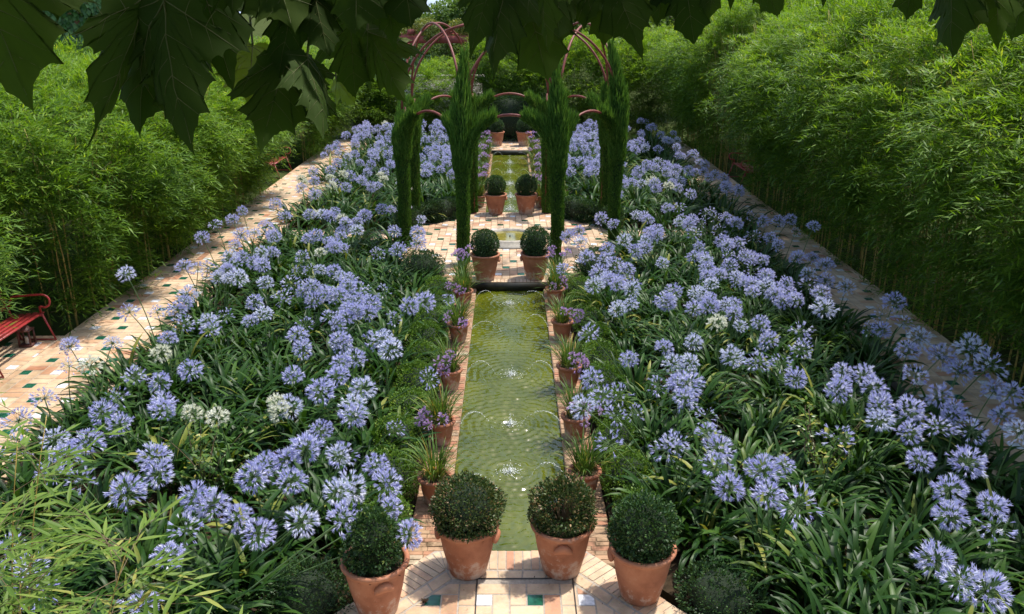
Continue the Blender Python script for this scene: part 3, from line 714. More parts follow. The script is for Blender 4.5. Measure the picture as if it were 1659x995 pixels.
def box_crown(seed, mat, rx, ry, rz, n, rough=.06, leaf=.021, hole=None, lump=3.0, taper=0.0, boxy=False):
    """clipped box: small leaves in a shell over a dark twiggy inside"""
    rg = np.random.default_rng(seed); B = Batch(); d = rdir(n, rg)
    ph = rg.uniform(0, 6, 6)
    w = 1+rough*(np.sin(lump*d[:, 0]*2+ph[0])*np.sin(lump*d[:, 1]*2+ph[1])+np.sin(lump*d[:, 2]*2.3+ph[2]+d[:, 0]*3))
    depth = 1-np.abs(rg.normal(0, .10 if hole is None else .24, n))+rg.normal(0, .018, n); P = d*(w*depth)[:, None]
    if boxy: P = np.sign(d)*np.abs(d)**.55*(w*depth)[:, None]*.86
    z = P[:, 2]; P = P*np.array([rx, ry, rz]); 
    if taper: P[:, :2] *= (1-taper*z)[:, None]
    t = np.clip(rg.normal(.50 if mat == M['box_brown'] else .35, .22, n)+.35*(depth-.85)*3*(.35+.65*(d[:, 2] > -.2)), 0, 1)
    if hole is not None:
        k = np.linalg.norm(P-np.array(hole[0]), axis=1) > hole[1]*rg.uniform(.6, 1.25, n); P, d, t = P[k], d[k], t[k]; n = len(P)
    st = rg.uniform(size=n) < .02; P[st] *= (1+rg.uniform(.03, .12, st.sum()))[:, None]
    ld = d+rdir(n, rg)*.9; ld[:, 2] += .25
    L = leaf*rg.uniform(.7, 1.3, n); B.add(*LEAF1, P, frames(ld, rdir(n, rg)), np.stack([L*.62, L, L*.6], 1), t)
    V, Q = blob_arrays(rx*.72, ry*.72, rz*.74, 18, 10, .06, seed)
    if hole is None: B.raw(V, Q, 0.0, 1)
    else:
        for k in range(26):
            e = rdir(1, rg)[0]*np.array([rx, ry, rz])*.85; B.raw(*tube_arrays([(0, 0, -rz*.9), tuple(e*.4), tuple(e)], [.008, .005, .002], 4, False), .3, 2)
    return B.mesh('crown', [mat, M['cypress_core'], M['twig']])
def trunk_mesh(h, r):
    B = Batch(); B.raw(*tube_arrays([(0, 0, 0), (.01, .005, h*.5), (0, 0, h)], [r*1.2, r, r*.8], 8), .5); return B.mesh('trunk', [M['bark']], True)
TRK = trunk_mesh(.22, .016)
def potted_box(label, loc, crown, cz, hang, tilt=0, cs=1.0, ps=1.0):
    t = thing('potted_box_ball', label, 'potted plant', loc, 0, 'terracotta pots of clipped box')
    pt = part('pot', POTM, t); pt.rotation_euler.z = uni(0, 6); pt.scale = (ps, ps, ps)
    for a in hang:
        r_ = .252*ps; hn = part('handle', LUG, pt); a2 = a-pt.rotation_euler.z; hn.location = (.252*math.cos(a2), .252*math.sin(a2), .39); hn.rotation_euler.z = a2+PI/2
    s_ = part('soil', SOIL, t); s_.rotation_euler.z = uni(0, 6); s_.scale = (ps, ps, ps)
    sh = part('box_shrub', TRK, t); sh.location = (0, 0, .43*ps)
    cr = part('crown', crown, sh); cr.location = (tilt, 0, cz); cr.rotation_euler.z = uni(0, 6) if cs != 1.01 else 0; cr.scale = (cs, cs, cs)
    return t
g1 = at(612, 985); g2 = at(758, 922); g3 = at(909, 922); g4 = at(1036, 963)
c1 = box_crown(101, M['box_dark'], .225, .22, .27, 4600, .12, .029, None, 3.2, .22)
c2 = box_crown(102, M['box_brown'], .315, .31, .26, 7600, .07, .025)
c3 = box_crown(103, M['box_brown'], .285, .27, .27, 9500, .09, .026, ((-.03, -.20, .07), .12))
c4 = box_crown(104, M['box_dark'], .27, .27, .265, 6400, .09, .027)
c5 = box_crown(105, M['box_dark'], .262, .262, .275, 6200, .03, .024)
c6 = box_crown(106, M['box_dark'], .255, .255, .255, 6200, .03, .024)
potted_box('leftmost terracotta pot on the near terrace, small upright bluish box bush inside', g1, c1, .215, [-1.15], 0)
potted_box('near terracotta pot left of the pool end, wide browned box ball overflowing it', g2, c2, .215, [PI-.15, -.1], 0)
potted_box('near terracotta pot right of the pool end, patchy box ball with gaps', g3, c3, .20, [-1.6], .0, 1.01)
potted_box('rightmost terracotta pot on the near terrace, dense dark green box ball', g4, c4, .225, [PI-.25], 0)
potted_box('terracotta pot of dark box left of the near pool end at the patio', at(786, 452), c5, .25, [.15], 0)
potted_box('terracotta pot of taller dark box right of the near pool end at the patio', at(867, 451), c5, .27, [PI-.2], 0, 1.04)
potted_box('terracotta pot of round box left of the far pool at the patio back', at(803, 346), c6, .27, [.2], 0)
potted_box('terracotta pot of round box right of the far pool at the patio back', at(852, 346), c6, .27, [.1], 0, 1.02)
potted_box('farthest terracotta pot of box, left one beyond the far pool', at(805, 236), c6, .27, [2.5], 0, 1.05, 1.05)
potted_box('farthest terracotta pot of box, right one beyond the far pool', at(848.5, 236), c6, .27, [.2], 0, 1.05, 1.05)

# ------------------------------------------------------------------ small pots of lilac society garlic on the pool rims
def garlic_leaves(seed):
    rg = np.random.default_rng(seed); B = Batch()
    for k in range(150):
        a = rg.uniform(0, 2*PI); r = .07*math.sqrt(rg.uniform()); t = float(np.clip(rg.normal(.45, .25), 0, .9)); t = 1. if rg.uniform() < .06 else t
        strap(B, rg, (r*math.cos(a), r*math.sin(a), 0), a+rg.normal(0, .8), rg.uniform(.20, .42), rg.uniform(.006, .010), abs(rg.normal(.25, .3)), rg.uniform(.5, 4.2), t, 0, 6)
    return B.mesh('garlic_leaves', [M['grassy']], True)
GL = [garlic_leaves(120+k) for k in range(4)]
def garlic_head(seed):
    rg = np.random.default_rng(seed); B = Batch(); n = 16; d = rdir(n, rg); d[:, 2] = np.abs(d[:, 2])*.9-.15; d /= np.linalg.norm(d, axis=1, keepdims=True)
    for k in range(n): B.raw(*tube_arrays([(0, 0, 0), tuple(d[k]*.035)], [.0012, .0012], 3, False), .5, 1)
    B.add(*FLO, d*.033, frames(d, rdir(n, rg)), rg.uniform(.55, .78, n), np.clip(rg.normal(.5, .25, n), 0, 1), 0)
    return B.mesh('garlic_head', [M['lilac'], M['aga_stem']])
GH = [garlic_head(130+k) for k in range(3)]
def thin_stalk():
    B = Batch(); B.raw(*tube_arrays([(0, 0, 0), (.02, 0, .35), (.02, .01, .7), (0, 0, 1)], [.0035, .003, .0028, .0025], 5, False), .5); return B.mesh('thin_stalk', [M['aga_stem']], True)
TST = thin_stalk()
def garlic_pot(label, loc, nh, s, seed, hi=False):
    rg = random.Random(seed)
    t = thing('potted_garlic', label, 'potted plant', loc, 0, 'small terracotta pots of lilac society garlic')
    p = part('pot', SPOT, t); p.rotation_euler.z = rg.uniform(0, 6)
    q = part('soil', SSOIL, t); q.rotation_euler.z = rg.uniform(0, 6)
    l = part('leaves', GL[seed % 4], t); l.location = (0, 0, .265); l.rotation_euler.z = rg.uniform(0, 6); l.scale = (1.35,)*3
    for k in range(nh):
        if hi: d = Vector((rg.uniform(-.18, .18), rg.uniform(-.15, .1), rg.uniform(.42, .62)))
        else: d = Vector((rg.uniform(-.22, .10)*(1 if s < 0 else -1), rg.uniform(-.30, -.12), rg.uniform(.10, .30)))
        L = d.length; st = part('flower_stem', TST, t); st.location = (rg.uniform(-.04, .04), rg.uniform(-.04, .04), .265)
        st.rotation_mode = 'QUATERNION'; st.rotation_quaternion = d.to_track_quat('Z', 'Y'); st.scale = (1, 1, L)
        hd = part('flower_head', GH[k % 3], st); sz = rg.uniform(1.1, 1.5); hd.location = (0, 0, 1); hd.scale = (sz, sz, sz/L)
GY = [(at(755, 497, .045).y, 0), (at(745, 553, .045).y, 0), (at(736, 630, .045).y, 0), (at(723, 717, .045).y, 0), (at(703, 812, .045).y, 0)]
gl = ['just below the patio pots', 'second from the patio', 'midway along the rim', 'second from the near terrace', 'half behind big pots']
for s in (-1, 1):
    for k, (yy, _) in enumerate(GY):
        nh = [5, 4, 5, 6, 0][k] if s < 0 else [4, 5, 6, 5, 0][k]
        fl = 'grass without bloom' if nh == 0 else 'lilac garlic flowers'
        garlic_pot(f"small pot of {fl} on {'left' if s < 0 else 'right'} near pool rim, {gl[k]}", (s*(.80+uni(-.02, .02)), yy+(.12 if s > 0 else 0), .045), nh, s, 200+k*3+(s > 0))
    garlic_pot(f"small pot of tall lilac flowers beside the {'left' if s < 0 else 'right'} patio pot and cypress", (s*.86, 14.35, .045), 7, s, 240+(s > 0), True)
    for k, yy in enumerate([21.6, 23.2, 24.9, 26.6, 28.3, 29.7]):
        garlic_pot(f"small pot of lilac flowers on {'left' if s < 0 else 'right'} far pool rim, {ORD[k+1]} beyond the patio", (s*.80, yy, .045), 5, s, 260+k*2+(s > 0), True)

# ------------------------------------------------------------------ box edging beside the pools, corner bushes, low hedges
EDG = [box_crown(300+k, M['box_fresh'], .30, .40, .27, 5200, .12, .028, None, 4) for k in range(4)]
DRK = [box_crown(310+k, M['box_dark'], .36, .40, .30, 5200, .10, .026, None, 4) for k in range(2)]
def bush(name, label, cat, me, loc, sc, group):
    o = link(name, me); o.location = loc; o.scale = sc; o.rotation_euler.z = uni(-.2, .2) if name != 'box_hedge' else 0; return tag(o, label, cat, group)
for s in (-1, 1):
    sd = 'left' if s < 0 else 'right'; ys = [6.95+.78*k for k in range(10)]
    for k, yy in enumerate(ys):
        bush('box_bush', f"bright green box bush edging the {sd} side of near pool, {ORD[k+1]} from near terrace", 'box bush', EDG[(k+(s > 0)) % 4], (s*(1.27+uni(-.04, .04)), yy, .24), (uni(.8, .98), uni(1, 1.1), uni(.75, 1.0)), 'box bushes edging the pools')
    for k in range(6):
        bush('box_bush', f"box bush edging the {sd} side of far pool, {ORD[k+1]} beyond the patio", 'box bush', EDG[(k+2*(s > 0)) % 4], (s*1.26, 21.5+1.5*k, .24), (1, 1.7, .9), 'box bushes edging the pools')
    bush('box_bush', f"dark box bush at the {sd} end of the near terrace beside the outer pot", 'box bush', DRK[s > 0], (s*(1.78 if s > 0 else 1.72), 5.83, .20), (1, .9, .95), 'dark box bushes at the terrace and patio corners')
    bush('box_bush', f"rounded dark box bush against the near {sd} edge of the patio", 'box bush', DRK[s < 0], (s*1.62, 15.0, .36), (1.05, 1.05, 1.15), 'dark box bushes at the terrace and patio corners')
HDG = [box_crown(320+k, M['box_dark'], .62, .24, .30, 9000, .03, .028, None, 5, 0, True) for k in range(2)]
for s in (-1, 1):
    for k, (x, y, a, wd) in enumerate([(1.62, 19.62, -PI/4, 'diagonal'), (2.30, 18.95, -PI/2.4, 'outer')]):
        o = bush('box_hedge', f"low clipped dark {wd} box hedge at the back {'left' if s < 0 else 'right'} edge of patio", 'hedge', HDG[k], (s*x, y, .42), (1, 1.1, 1.05), 'low box hedges round the back of the patio'); o.rotation_euler.z = a*s
# ------------------------------------------------------------------ iron gazebo frame and its trained cypresses
GC = Vector((0, 18.15, TZ)); GR = 2.39
ANG = [PI/8+k*PI/4 for k in range(8)]
def gp(k, r=GR): return Vector((r*math.cos(ANG[k % 8]), r*math.sin(ANG[k % 8]), 0))
t = thing('gazebo_frame', 'domed red brown metal gazebo frame of crossing hoops carrying the cypress arches', 'gazebo', GC)
for k in range(8):
    p = gp(k, GR-.09); B = Batch(); B.raw(*tube_arrays([p, p+Vector((0, 0, 2.9))], [.022, .022], 6), .5)
    B.raw(*tube_arrays([p, p+Vector((0, 0, .02))], [.06, .06], 6), .5); part('post', B.mesh('post', [M['frame_paint']], True), t)
    a, c = gp(k), gp(k+1); h = (c-a)/2; r = h.length; m = (a+c)/2
    P = [m-h*math.cos(q)+Vector((0, 0, 1.98+r*math.sin(q))) for q in [PI*i/22 for i in range(23)]]
    B = Batch(); B.raw(*tube_arrays(P, .026, 6), .5); part('arch', B.mesh('arch', [M['frame_paint']], True), t)
    a, c = gp(k, GR-.03), gp(k+2, GR-.03); h = (c-a)/2; r = h.length; m = (a+c)/2
    P = [m-h*math.cos(q)+Vector((0, 0, 2.86+r*.98*math.sin(q)+.012*(k % 2))) for q in [PI*i/34 for i in range(35)]]
    B = Batch(); B.raw(*tube_arrays(P, .024, 6), .5); part('dome_hoop', B.mesh('dome_hoop', [M['frame_paint']], True), t)
def sprigs(B, rg, P, d, t, L, wd):
    n = len(P); Ls = L*rg.uniform(.6, 1.4, n); B.add(*LEAF1, P, frames(d, rdir(n, rg)), np.stack([wd*rg.uniform(.7, 1.3, n), Ls, Ls*.4], 1), t)
def cyp_along(rg, pts, rad, n, L, wd, up=.9, shag=0.0):
    """clipped cypress foliage round a path of points with radii"""
    B = Batch(); pts = np.array([tuple(p) for p in pts]); rad = np.array(rad); m = len(pts)
    seg = np.linalg.norm(np.diff(pts, axis=0), axis=1); cum = np.concatenate([[0], np.cumsum(seg)]); wgt = cum/cum[-1]
    u = rg.uniform(size=n); P = np.stack([np.interp(u, wgt, pts[:, i]) for i in range(3)], 1); r = np.interp(u, wgt, rad)
    T_ = np.stack([np.interp(u, wgt, np.gradient(pts[:, i], wgt)) for i in range(3)], 1); T_ /= np.linalg.norm(T_, axis=1, keepdims=True)
    nv = rdir(n, rg); nv -= T_*(nv*T_).sum(1, keepdims=True); nv /= np.linalg.norm(nv, axis=1, keepdims=True)
    lump = 1+.07*np.sin(nv[:, 0]*5+u*23)*np.cos(nv[:, 1]*5+u*17)
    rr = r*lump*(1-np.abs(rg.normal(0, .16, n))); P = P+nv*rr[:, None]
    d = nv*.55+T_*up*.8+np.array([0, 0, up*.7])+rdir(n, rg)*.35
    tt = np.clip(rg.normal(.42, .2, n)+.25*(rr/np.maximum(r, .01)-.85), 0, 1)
    sprigs(B, rg, P, d, tt, L, wd)
    if shag:
        k = int(n*.22); i = rg.integers(0, n, k); Q = P[i]+nv[i]*.0; dd = nv[i]*.35+T_[i]*.5+np.array([0, 0, 1.3])+rdir(k, rg)*.25
        sprigs(B, rg, Q, dd, np.clip(tt[i]+.18, 0, 1), L*shag, wd*1.2)
    V, Qd = tube_arrays([tuple(p) for p in pts], [x*.74 for x in rad], 10, False); B.raw(V, Qd, .1, 1)
    return B.mesh('cypress_foliage', [M['cypress'], M['cypress_core']])
def cyp_set(seed, arm_l, arm_r, plume):
    """local frame: outward = +x, neighbours to either side along the octagon"""
    rg = np.random.default_rng(seed); res = {}
    path = [(rg.normal(0, .012), rg.normal(0, .012), z) for z in (0, .3, .7, 1.1, 1.5, 1.9, 2.2)]
    res['trunk_foliage'] = cyp_along(rg, path, [.115, .115, .12, .125, .135, .155, .175], 15000, .05, .011, 1.0)
    hh = plume-2.05; path = [(0, 0, 2.05), (0, 0, 2.05+.18*hh), (.0, .0, 2.05+.45*hh), (-.04*hh, 0, 2.05+.68*hh), (-.11*hh, 0, plume)]
    res['plume'] = cyp_along(rg, path, [.165, .185, .18, .12, .02], 9500, .075, .012, 1.5, 2.6)
    for nm, sg, fr in (('l', 1, arm_l), ('r', -1, arm_r)):
        k = 1 if sg > 0 else 7
        a = Vector((GR, 0, 0)); c = Vector((GR*math.cos(sg*PI/4), GR*math.sin(sg*PI/4), 0)); h = (c-a)/2; r = h.length; m = (a+c)/2; P = []; rad = []
        for i in range(9):
            q = PI*.5*fr*i/8; p = m-h*math.cos(q)+Vector((0, 0, 1.98+r*math.sin(q)))-a
            P.append(p); rad.append(.155*(1-.62*(i/8)**1.6)+.01)
        P[0].z -= .15
        res['arm_'+nm] = cyp_along(rg, P, rad, 6500, .07, .012, .9, 2.4)
    return res
CV = [cyp_set(1, .80, .66, 3.95), cyp_set(2, .66, .82, 3.75), cyp_set(3, .74, .74, 4.05), cyp_set(4, .78, .70, 2.72), cyp_set(5, .70, .78, 2.60), cyp_set(6, .74, .70, 3.1)]
CK = {5: 0, 6: 1, 7: 2, 0: 5, 1: 4, 2: 3, 3: 3, 4: 4}
cl = {5: 'front left cypress column of the gazebo, beside the left patio pot', 6: 'front right cypress column of the gazebo, beside the right patio pot',
      4: 'outer left cypress column of the gazebo, nearer of the two', 7: 'outer right cypress column of the gazebo, nearer of the two',
      3: 'outer left cypress column of the gazebo, farther of the two', 0: 'outer right cypress column of the gazebo, farther of the two',
      2: 'back left cypress column behind the front left one', 1: 'back right cypress column behind the front right one'}
for k in range(8):
    t = thing('trained_cypress', cl[k], 'cypress', GC+gp(k), ANG[k], 'cypresses trained over the gazebo arches'); v = CV[CK[k]]
    part('trunk_foliage', v['trunk_foliage'], t); part('plume', v['plume'], t); part('arm', v['arm_l'], t); part('arm', v['arm_r'], t)

# ------------------------------------------------------------------ red benches, lantern
def bench_parts():
    pr = {}; B = Batch()
    for i in range(5):
        x = -.02-.105*i; B.raw(*box_arrays(x-.028, x+.028, -.76, .76, .425-.012*i, .445-.012*i), .5)
    pr['seat'] = B.mesh('seat', [M['red_paint']])
    B = Batch()
    for i in range(4):
        z = .55+.105*i; x = -.50-.045*i; B.raw(*obox((x, 0, z), (1, 0, .0), (0, 1, 0), Vector((-.35, 0, 1)).normalized(), .016, 1.52, .062), .5)
    for y in (-.70, .70): B.raw(*tube_arrays([(-.46, y, .38), (-.50, y, .52), (-.66, y, .93)], .016, 6), .5)
    pr['backrest'] = B.mesh('backrest', [M['red_paint']])
    B = Batch(); B.raw(*tube_arrays([(.0, 0, .43), (.14, 0, .02), (-.40, 0, .02)], .017, 6), .5); B.raw(*tube_arrays([(-.40, 0, .02), (-.46, 0, .40)], .017, 6), .5)
    B.raw(*tube_arrays([(.02, 0, .41), (-.47, 0, .36)], .016, 6), .5); pr['side_frame'] = B.mesh('side_frame', [M['red_paint']], True)
    P = [(-.52, 0, .55), (-.48, 0, .56), (-.40, 0, .70), (-.30, 0, .715), (0, 0, .735)]
    P += [(.055+.10*math.sin(q), 0, .635+.10*math.cos(q)) for q in [i*PI*1.15/9 for i in range(10)]]+[(-.015, 0, .545), (-.01, 0, .44)]
    B = Batch(); B.raw(*tube_arrays(P, .017, 6), .5); pr['armrest'] = B.mesh('armrest', [M['red_paint']], True); return pr
BP = bench_parts()
def bench(label, loc, rz):
    t = thing('garden_bench', label, 'bench', loc, rz, 'red slatted benches along the side paths'); part('seat', BP['seat'], t); part('backrest', BP['backrest'], t)
    for y in (-.70, .70): s = part('side_frame', BP['side_frame'], t); s.location.y = y; part('armrest', BP['armrest'], s)
bench('red slatted bench on the left path, nearest the camera, cut by the photo edge', (-7.04, 11.10, TZ), 0)
bench('red slatted bench far along the left path, tucked into the bamboo', (-7.02, 25.55, TZ), 0)
bench('red slatted bench on the shaded right path, half hidden by bamboo', (6.74, 24.4, TZ), PI)
t = thing('lantern', 'square rust brown lantern standing under the near red bench', 'lantern', (-7.22, 11.6, TZ), .1)
B = Batch(); B.raw(*box_arrays(-.09, .09, -.09, .09, 0, .035), .5)
for x in (-.078, .078):
    for y in (-.078, .078): B.raw(*box_arrays(x-.011, x+.011, y-.011, y+.011, .035, .245), .5)
B.raw(*box_arrays(-.095, .095, -.095, .095, .245, .262), .5); part('body', B.mesh('body', [M['lantern']]), t)
B = Batch(); V, Q = lathe_arrays([(.105, .263), (.06, .315), (.02, .335), (.001, .337)], 4); B.raw(V, Q, .5); B.raw(*tube_arrays([(-.03, 0, .33), (-.025, 0, .37), (.025, 0, .37), (.03, 0, .33)], .005, 6), .5)
part('lid', B.mesh('lid', [M['lantern']]), t)
B = Batch(); B.raw(*tube_arrays([(0, 0, .035), (0, 0, .14)], .03, 8), .5); part('candle', B.mesh('candle', [M['wall_pale']], True), t)

# ------------------------------------------------------------------ bamboo hedges
def env(z, H, bulge):
    """front of the leafy mass, out from the foot line"""
    u = z/H; return np.interp(u, [0, .08, .25, .42, .58, .76, .92, 1.0], [.02, .05, .14, .12+bulge*.7, .08+bulge, bulge*.45, -.45, -1.2])
def bamboo_variant(seed, H, bulge, n_spray=2300, low=.55, culms=8, wid=1.05):
    rg = np.random.default_rng(seed); res = []
    for k in range(culms):
        y = rg.uniform(-wid*.92, wid*.92); x = .13-rg.uniform(.0, .32) if k < culms*.7 else -rg.uniform(.5, 1.2); ln = rg.normal(0, .05); tz = H*rg.uniform(.76, .90); out = rg.uniform(-.2, .5)
        P = []; rd = []
        for i in range(11):
            u = i/10; P.append((x+out*u**3*1.2, y+ln*u*2+rg.normal(0, .006), tz*u-.10)); rd.append((.0135-.0095*u)*rg.uniform(.9, 1.1))
        B = Batch(); B.raw(*tube_arrays(P, rd, 6), .5)
        for i in range(1, 16):
            zz = tz*i/18; q = zz/tz; px = x+out*q**3*1.2; py = y+ln*q*2; B.raw(*tube_arrays([(px, py, zz-.112), (px, py, zz-.10), (px, py, zz-.088)], [.008, .0165-.007*q, .008], 6, False), .5)
        res.append(B.mesh('culm', [M['culm']], True))
    B = Batch(); nc = n_spray//14; zc = H*rg.uniform(.02, 1.0, nc)**.85; kp = rg.uniform(size=nc) < np.interp(zc/H, [0, .12, .4, .6, 1], [low*.6, low, low+.2, 1, 1]); zc = zc[kp]; nc = len(zc)
    yc = rg.uniform(-wid*1.12, wid*1.12, nc); ph = rg.uniform(0, 6, 6); u = zc/H
    bil = .26*np.sin(yc*2.3+ph[0]+zc*1.0)+.22*np.sin(zc*2.9+ph[1]+yc*1.6)+rg.normal(0, .13, nc)
    xc = env(zc, H, bulge)+bil*np.interp(u, [0, .25, .5, 1], [.15, .4, 1, 1])-np.abs(rg.normal(0, .16, nc)); inn = rg.uniform(size=nc) < .30; xc[inn] -= rg.uniform(.2, 1.1, inn.sum())
    top = np.interp(u, [0, .60, .88, 1], [0, .05, .7, 1.0]); back = top*rg.uniform(size=nc) > .5; xc[back] -= rg.uniform(0, 1.7, back.sum())
    cd = np.stack([np.interp(u, [0, .3, .8, 1], [.9, 1, .8, .3]), rg.normal(0, .45, nc), rg.normal(.05, .25, nc)+top*.8], 1)
    k = 14; n = nc*k; sd = np.repeat(cd, k, 0)+rg.normal(0, .62, (n, 3))*[1, 1, .6]; sd /= np.linalg.norm(sd, axis=1, keepdims=True)
    P0 = np.repeat(np.stack([xc, yc, zc], 1), k, 0)+rg.normal(0, .10, (n, 3)); P0[:, 2] = np.maximum(P0[:, 2], .03); tcl = np.repeat(rg.normal(0, .09, nc)+np.interp(u, [0, .4, .75, 1], [-.24, -.16, .06, .12]), k)  # hedge shade painted low into leaf tint; older leaves darker, new top growth paler
    SLn = rg.uniform(.24, .50, n); m = 10
    for j in range(m):
        f = (j+1)/m; Pj = P0+sd*(SLn*f)[:, None]; Pj[:, 2] -= .12*f*f*SLn/.35; Pj[:, 2] = np.maximum(Pj[:, 2], .04)
        side = np.cross(sd, [0, 0, 1.]); side /= np.linalg.norm(side, axis=1, keepdims=True)+1e-6
        sg = 1 if j % 2 else -1; fan = rg.uniform(.4, 1.05, n)*sg*(0.2 if j == m-1 else 1)
        d = sd*1.0+side*fan[:, None]+rg.normal(0, .30, (n, 3)); d[:, 2] -= rg.uniform(-.25, .45, n)
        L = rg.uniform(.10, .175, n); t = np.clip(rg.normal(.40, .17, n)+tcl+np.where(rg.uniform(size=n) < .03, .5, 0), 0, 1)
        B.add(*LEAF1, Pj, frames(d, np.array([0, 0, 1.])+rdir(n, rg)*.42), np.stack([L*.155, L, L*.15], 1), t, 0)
    nb = n//4                                              # fine twigs of every fourth spray
    for i in range(0, n, 9):
        a = P0[i]-sd[i]*.1; e = P0[i]+sd[i]*SLn[i]; e = e-np.array([0, 0, .10]); B.raw(*tube_arrays([a, (a+e)/2+np.array([0, 0, .03]), e], [.0028, .002, .0012], 3, False), .5, 1)
    return res, B.mesh('bamboo_foliage', [M['bamboo'], M['twig']])
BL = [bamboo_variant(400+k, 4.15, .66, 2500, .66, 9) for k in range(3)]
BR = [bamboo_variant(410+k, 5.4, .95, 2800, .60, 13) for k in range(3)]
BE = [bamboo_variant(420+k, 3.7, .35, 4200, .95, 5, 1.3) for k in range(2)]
def clump(var, label, loc, rz, sc, group):
    t = thing('bamboo_clump', label, 'bamboo', loc, rz, group, sc); cs, fo = var
    for c in cs: part('culm', c, t)
    part('foliage', fo, t); return t
GB = 'bamboo clumps of the tall side hedges'
def side_hedge(s, var, x0, H2):
    sd = 'left' if s < 0 else 'right'; rz = 0 if s < 0 else PI
    ys = []; y = 8.2
    while y < 33.5: ys.append(y); y += 1.72
    niche = [11.2, 25.5] if s < 0 else [24.4]
    lms = []
    for k, yy in enumerate(ys):
        nn = min(abs(yy-q)*(.78 if q > 20 else 1) for q in niche); x = x0
        if nn < 1.45: x += s*1.25                           # set back behind a bench
        elif nn < 1.7: x += s*.10
        lab = f"front bamboo clump of the {sd} hedge, {ORD[k+1]} along the path from the camera"
        if nn < 1.45: lab = f"bamboo clump set back in the {sd} hedge behind the {'near' if yy < 15 else 'far'} red bench{', farther one' if lms and lms[-1] < 1.45 else ''}"
        lms.append(nn); z = uni(.86, .97) if s < 0 else uni(.93, 1.07)
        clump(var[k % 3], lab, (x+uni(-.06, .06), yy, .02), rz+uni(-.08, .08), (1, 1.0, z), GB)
    y = 8.6; k = 0
    while y < 33.5:
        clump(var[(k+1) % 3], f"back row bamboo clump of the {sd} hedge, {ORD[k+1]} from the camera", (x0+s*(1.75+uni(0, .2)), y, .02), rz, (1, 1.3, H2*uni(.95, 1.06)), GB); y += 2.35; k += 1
side_hedge(-1, BL, -6.95, .93); side_hedge(1, BR, 6.74, 1.05)
for k in range(7):
    x = -6.3+2.1*k; nm = ['far left corner of', 'left part of', 'left centre of', 'middle of', 'right centre of', 'right part of', 'far right corner of'][k]
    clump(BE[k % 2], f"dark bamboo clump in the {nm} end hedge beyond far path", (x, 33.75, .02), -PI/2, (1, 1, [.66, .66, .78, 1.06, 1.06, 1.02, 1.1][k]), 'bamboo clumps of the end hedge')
DH = box_crown(330, M['box_dark'], 1.9, .42, 1.0, 26000, .02, .05, None, 5, 0, True)
o = link('clipped_hedge', DH); o.location = (0, 32.75, 1.02); tag(o, 'dark clipped hedge behind the two farthest pots of box', 'hedge')
# pale bamboo close to the camera
def near_bamboo(seed, H, lean, n_spray, zlo=.5, L0=.135):
    rg = np.random.default_rng(seed); lean = np.array(lean); B = Batch(); culms = []; SP_ = []
    for c in range(5):
        b0 = np.array([rg.normal(0, .16), rg.normal(0, .16), 0]); ln = lean*rg.uniform(.5, 1.3)+rg.normal(0, .12, 2); h = H*rg.uniform(.82, 1.03)
        P = np.array([[b0[0]+ln[0]*u**2, b0[1]+ln[1]*u**2, h*(u-.10*np.hypot(*ln)*u**3)] for u in np.linspace(0, 1, 12)])
        C = Batch(); C.raw(*tube_arrays(P, np.linspace(.010, .0022, 12), 6), .5); culms.append(C.mesh('culm', [M['culm']], True))
        for k in range(n_spray//5):
            u = zlo+(1-zlo)*rg.uniform()**.8; p = np.array([np.interp(u, np.linspace(0, 1, 12), P[:, i]) for i in range(3)])
            a = rg.uniform(0, 2*PI); d = np.array([math.cos(a), math.sin(a), rg.uniform(-.1, .7)]); d[:2] += ln*.5; d /= np.linalg.norm(d); SP_.append((p, d, rg.uniform(.22, .55)))
    for p, d, l in SP_:
        pts = [p, p+d*l*.5+np.array([0, 0, .02]), p+d*l-np.array([0, 0, .08*l/.4])]; B.raw(*tube_arrays(pts, [.0022, .0016, .0008], 4, False), .5, 1)
        m = rg.integers(7, 12); side = np.cross(d, [0, 0, 1.]); side /= np.linalg.norm(side)+1e-6
        for j in range(m):
            f = .25+.75*(j+1)/m; q = np.array([np.interp(f, [0, .5, 1], [pp[i] for pp in pts]) for i in range(3)])
            dd = d*1.0+side*rg.uniform(.35, 1.0)*(1 if j % 2 else -1)*(0 if j == m-1 else 1)+rg.normal(0, .2, 3); dd[2] -= rg.uniform(-.1, .5)
            L = L0*rg.uniform(.65, 1.15); t = float(np.clip(rg.normal(.45, .2), 0, .92)); t = .98 if rg.uniform() < .03 else t
            B.add(*LEAF3, [q], frames(np.array([dd]), np.array([[0, 0, 1.]])+rdir(1, rg)*.5), [[L*.15, L, L*.16]], t, 0)
    return culms, B.mesh('near_foliage', [M['bamboo_near'], M['twig']], True)
def near_clump(label, loc, seed, H, lean, n, zlo, sc=1):
    cs, fo = near_bamboo(seed, H, lean, n, zlo); t = thing('bamboo_clump', label, 'bamboo', loc, 0, 'pale bamboo below the terrace in the foreground')
    for c in cs: part('culm', c, t)
    part('foliage', fo, t)
near_clump('pale bamboo clump filling the lower left corner, nearest the camera', (-1.75, 1.75, 0), 500, 3.05, (.25, .35), 250, .5)
near_clump('pale bamboo leaning in over the flowers from the left edge, above the corner clump', (-2.45, 2.65, 0), 501, 3.05, (.25, .35), 200, .5)
near_clump('pale bamboo reaching rightwards over blue flowers at the bottom edge', (-1.45, 1.55, 0), 502, 2.9, (.55, .55), 150, .55)
near_clump('sparse pale bamboo shoots in front of the left path below the bench', (-2.85, 3.35, 0), 503, 3.15, (.25, .25), 55, .65)
near_clump('sparse pale bamboo sprays at the lower right edge over the agapanthus', (2.75, 2.25, 0), 504, 2.75, (-.15, .4), 60, .62)
